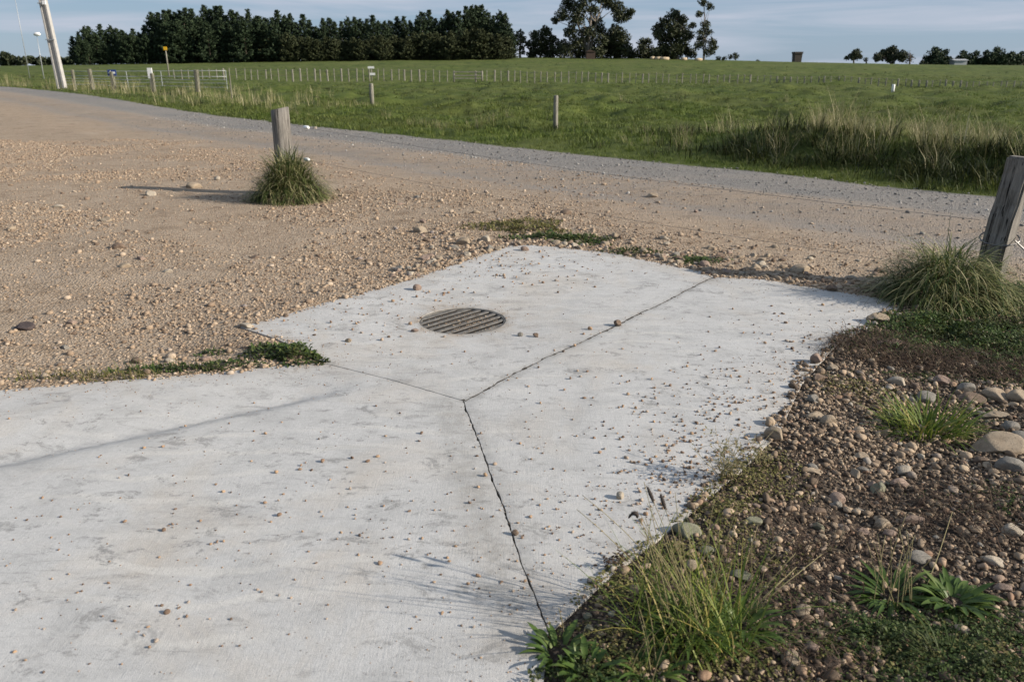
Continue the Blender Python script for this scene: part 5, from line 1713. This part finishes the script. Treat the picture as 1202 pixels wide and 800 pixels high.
leafy('gum_tree', D1, 795, 71, [(792, 18, 8), (800, 24, 8), (782, 26, 8), (775, 34, 8), (788, 34, 10), (802, 36, 9), (772, 42, 7), (784, 46, 10), (798, 48, 10), (808, 42, 7), (790, 58, 10), (778, 58, 9), (804, 58, 8), (812, 30, 4), (770, 62, 8), (794, 64, 8), (812, 62, 7), (782, 66, 6)], [(792, 22), (800, 30)], 'broad dark gum tree beside the slim tall one', size=.5, seed=6)
leafy('gum_tree', D1 - 2, 826, 72, [(826, 2, 6), (833, 8, 5), (820, 17, 4.5), (828, 30, 6), (822, 38, 5), (832, 38, 5), (826, 46, 7), (836, 50, 6), (820, 54, 6), (832, 60, 7), (840, 56, 4), (828, -8, 6)], [(827, 8), (829, 30)], 'slim tall gum tree with a gap in its crown', size=.4, dens=240, seed=7, tr=.2)
leafy('gum_tree', D1 + 8, 756, 71, [(754, 50, 6), (760, 49, 5), (752, 58, 7), (762, 58, 7), (748, 64, 5), (770, 62, 6), (756, 65, 7), (764, 66, 6)], [(756, 50)], 'small rounded tree between the two gum groups', size=.45, seed=8, bark='bark')
leafy('shrub', D1 + 4, 847, 71, [(844, 69, 3.5), (850, 69, 3)], None, 'low dark shrub right of the slim tall gum', 'shrub', size=.4, seed=9, mat='farleaf')
leafy('shrub', D1 + 4, 861, 71, [(859, 67, 3.5), (864, 67, 3.5), (862, 64, 2.5)], None, 'rounded dark shrub alone on the crest', 'shrub', size=.4, seed=10, mat='farleaf')
leafy('shrub', D1 + 4, 889, 72, [(889, 72, 2.2)], None, 'tiny dark bush on the crest near the squat block', 'shrub', size=.35, seed=11, mat='farleaf')
D2 = 260.0
leafy('broadleaf_tree', D2, 1003, 74.5, [(999, 66, 5), (1007, 66, 5), (1003, 62, 5), (1011, 67, 3), (995, 68, 3)], [(1003, 62)], 'small round tree on its own on the right skyline', size=.55, seed=12, mat='farleaf', bark='bark')
leafy('broadleaf_tree', D2, 1017.5, 74.5, [(1017.5, 70, 2.8)], [(1017.5, 70)], 'tiny tree beside the small round tree on the skyline', size=.4, seed=13, mat='farleaf', bark='bark')
leafy('broadleaf_tree', D2, 1048, 75, [(1034, 67, 6), (1042, 64, 7), (1050, 60, 7), (1056, 66, 7), (1046, 69, 6), (1030, 69, 4), (1061, 69, 4)], [(1048, 62), (1036, 66)], 'broad domed tree on the right skyline', size=.6, seed=14, mat='farleaf', bark='bark')
leafy('broadleaf_tree', D2 + 3, 1068, 75.5, [(1067, 64, 5), (1071, 69, 5), (1066, 71, 4)], [(1068, 62)], 'grey thin-leaved tree behind the broad domed one', size=.5, seed=15, mat='bareleaf', bark='bark', dens=55)
row = [(1096, 56, 7, 'rounded dark tree at the left end of the right-hand tree row'), (1108, 59, 6, 'dark tree second in the right-hand tree row'), (1128, 60, 6, 'dark tree behind the pale roof in the right-hand tree row'), (1142, 61, 6, 'dark tree just right of the pale roof'), (1157, 60, 6, 'dark domed tree in the middle of the right-hand tree row'), (1170, 56, 6, 'tallest pointed dark tree in the right-hand tree row'), (1183, 62, 7, 'dark bushy tree near the right end of the tree row'), (1200, 62, 7, 'dark tree cut by the right frame edge')]
for q, (cx, ty, cr, lab) in enumerate(row):
    cr += 1.3
    leafy('dark_tree', D2 - 8, cx, 77, [(cx, ty + cr, cr), (cx - 4, ty + cr + 7, cr), (cx + 4, ty + cr + 7, cr * 1.1), (cx, 73, cr * 1.1), (cx + 7, 74, 4), (cx + (1 if q == 5 else 2), ty + 2, cr * .5)], [(cx, ty + 3)], lab, size=.6, seed=30 + q, mat='pine', bark='bark', dens=130)
leafy('shrub', D2 - 12, 1085, 77, [(1083, 74, 3), (1088, 75, 3)], None, 'low dark shrub left of the right-hand tree row', 'shrub', size=.4, seed=45, mat='farleaf')
# distant dark shelter belt at the far left
leafy('treeline', 240.0, 40, 78, [(x_, 72 + random.uniform(-2, 2), 5) for x_ in range(-14, 92, 5)] + [(10, 66, 5), (4, 67, 4), (18, 69, 4)], None, 'dark distant shelter belt left of the utility pole', 'treeline', size=.8, seed=46, mat='farleaf')
bpy.data.objects['treeline']['kind'] = 'stuff'

# buildings and lumps on the skyline
t = at_dist(935, 72.5, 200.0); t[2] = surf1(t[0], t[1])
m = MB(); hh = at_dist(935, 61, 200.0)[2] - t[2]
for z_, k in ((-.5, .9), (hh * .8, 1.0), (hh * .8 + .05, 1.12), (hh, 1.12)):
    for sx_, sy_ in ((-1, -1), (1, -1), (1, 1), (-1, 1)): m.v.append((sx_ * 0.85 * k, sy_ * 1.1 * k, z_))
for i in range(3):
    for j in range(4): m.f.append((i * 4 + j, i * 4 + (j + 1) % 4, i * 4 + 4 + (j + 1) % 4, i * 4 + 4 + j))
m.f += [(3, 2, 1, 0), (12, 13, 14, 15)]
tag(m.build('water_tank', M['darkblock'], None, False, tuple(t)), 'dark squat block with a wider top alone on the skyline', 'tank')
t = at_dist(1124, 77, 246.0); t[2] = surf1(t[0], t[1])
hs = tag(empty('farmhouse', tuple(t)), 'low farm building with a pale roof among the right-hand trees', 'house')
m = MB(); m.box((0, 0, .4), (3.6, 3.0, 1.6)); m.build('wall', M['galv'], hs)
m = MB()
m.v = [(-2.1, -1.9, 1.2), (2.1, -1.9, 1.2), (2.1, 1.9, 1.2), (-2.1, 1.9, 1.2), (-2.1, 0, 1.6), (2.1, 0, 1.6)]
m.f = [(0, 1, 5, 4), (2, 3, 4, 5), (0, 4, 3), (1, 2, 5), (3, 2, 1, 0)]
m.build('roof', M['roof'], hs)
t = at_dist(693, 69, 184.0); t[2] = surf1(t[0], t[1])
sh = tag(empty('shed', tuple(t)), 'small rusty brown shed under the tallest gum', 'shed')
m = MB(); m.box((0, 0, .6), (1.9, 1.7, 1.8)); m.build('wall', M['rust'], sh)
m = MB(); m.v = [(-1.1, -1.0, 1.45), (1.1, -1.0, 1.45), (1.1, 1.0, 1.45), (-1.1, 1.0, 1.45), (-.3, -1.0, 1.9), (-.3, 1.0, 1.9)]
m.f = [(0, 1, 4), (2, 3, 5), (1, 2, 5, 4), (3, 0, 4, 5), (3, 2, 1, 0)]; m.build('roof', M['rust'], sh)
labs = ['pale cut log lying at the left of the row under the gums', 'long pale cut log at the foot of the broad gum', 'thick pale log in front of the broad gum', 'short pale log right of the broad gum', 'pale log at the foot of the slim tall gum']
for (cx, w_, lab) in zip((766, 773, 780, 803, 820), (5, 8, 10, 6, 8), labs):
    t = at_dist(cx, 71, 183.0); t[2] = surf1(t[0], t[1]); hw = w_ / FPX * 183 / 2
    m = MB(); m.tube([(-hw, 0, .2), (0, .1, .22), (hw, .2, .2)], [.34, .36, .30], 9)
    tag(m.build('log', M['log'], None, True, tuple(t)), lab, 'log')

# ------------------------------------------------------------------ light, sky, camera
SUN_EL = math.radians(23.5)
to_sun = Vector((0.975 * math.cos(SUN_EL), -0.222 * math.cos(SUN_EL), math.sin(SUN_EL)))
sun = bpy.data.lights.new('sun', 'SUN'); sun.energy = 5.0; sun.angle = math.radians(0.6); sun.color = (1.0, 0.905, 0.78)
so = bpy.data.objects.new('sun', sun); COL.objects.link(so)
so.rotation_euler = to_sun.to_track_quat('Z', 'Y').to_euler(); so.location = (20, -8, 15)

wd = bpy.data.worlds.new('World'); S.world = wd; wd.use_nodes = True
nt = wd.node_tree; nt.nodes.clear()
out = nt.nodes.new('ShaderNodeOutputWorld'); bg = nt.nodes.new('ShaderNodeBackground'); nt.links.new(bg.outputs[0], out.inputs[0])
sky = nt.nodes.new('ShaderNodeTexSky'); sky.sky_type = 'NISHITA'; sky.sun_disc = False
sky.sun_elevation = SUN_EL; sky.sun_rotation = math.atan2(to_sun.x, to_sun.y)
sky.air_density = 1.0; sky.dust_density = 0.2; sky.ozone_density = 3.0
tc = nt.nodes.new('ShaderNodeTexCoord')
mp = nt.nodes.new('ShaderNodeMapping'); mp.inputs['Scale'].default_value = (1.2, 1.2, 14.0); mp.inputs['Rotation'].default_value = (0.0, 0.05, 0.4)
nt.links.new(tc.outputs['Generated'], mp.inputs[0])
nz = nt.nodes.new('ShaderNodeTexNoise'); nz.inputs['Scale'].default_value = 2.2; nz.inputs['Detail'].default_value = 7; nz.inputs['Roughness'].default_value = .55; nz.inputs['Distortion'].default_value = .5
nt.links.new(mp.outputs[0], nz.inputs['Vector'])
rp = nt.nodes.new('ShaderNodeValToRGB'); rp.color_ramp.elements[0].position = .42; rp.color_ramp.elements[0].color = (0, 0, 0, 1); rp.color_ramp.elements[1].position = .64; rp.color_ramp.elements[1].color = (.9, .9, .9, 1)
nt.links.new(nz.outputs['Fac'], rp.inputs[0])
mx = nt.nodes.new('ShaderNodeMix'); mx.data_type = 'RGBA'
thin = nt.nodes.new('ShaderNodeMix'); thin.data_type = 'RGBA'; thin.inputs[0].default_value = 0.72
nt.links.new(sky.outputs[0], thin.inputs[6]); thin.inputs[7].default_value = (3.9, 5.5, 7.7, 1)
nt.links.new(rp.outputs[0], mx.inputs[0]); nt.links.new(thin.outputs[2], mx.inputs[6]); mx.inputs[7].default_value = (6.8, 7.3, 8.6, 1)
nt.links.new(mx.outputs[2], bg.inputs['Color']); bg.inputs['Strength'].default_value = 0.052

cam = bpy.data.cameras.new('camera'); cam.sensor_width = 36; cam.lens = 36 * FPX / W0; cam.clip_end = 6000; cam.clip_start = 0.05
co = bpy.data.objects.new('camera', cam); COL.objects.link(co)
co.location = (0, 0, CAM_Z); co.rotation_euler = (PI / 2 - PITCH, 0, 0)
cam.dof.use_dof = True; cam.dof.focus_distance = 4.2; cam.dof.aperture_fstop = 5.0
S.camera = co
S.view_settings.view_transform = 'Standard'; S.view_settings.look = 'None'; S.view_settings.gamma = 1; S.view_settings.exposure = 0.62
S.cycles.max_bounces = 6; S.cycles.transparent_max_bounces = 4
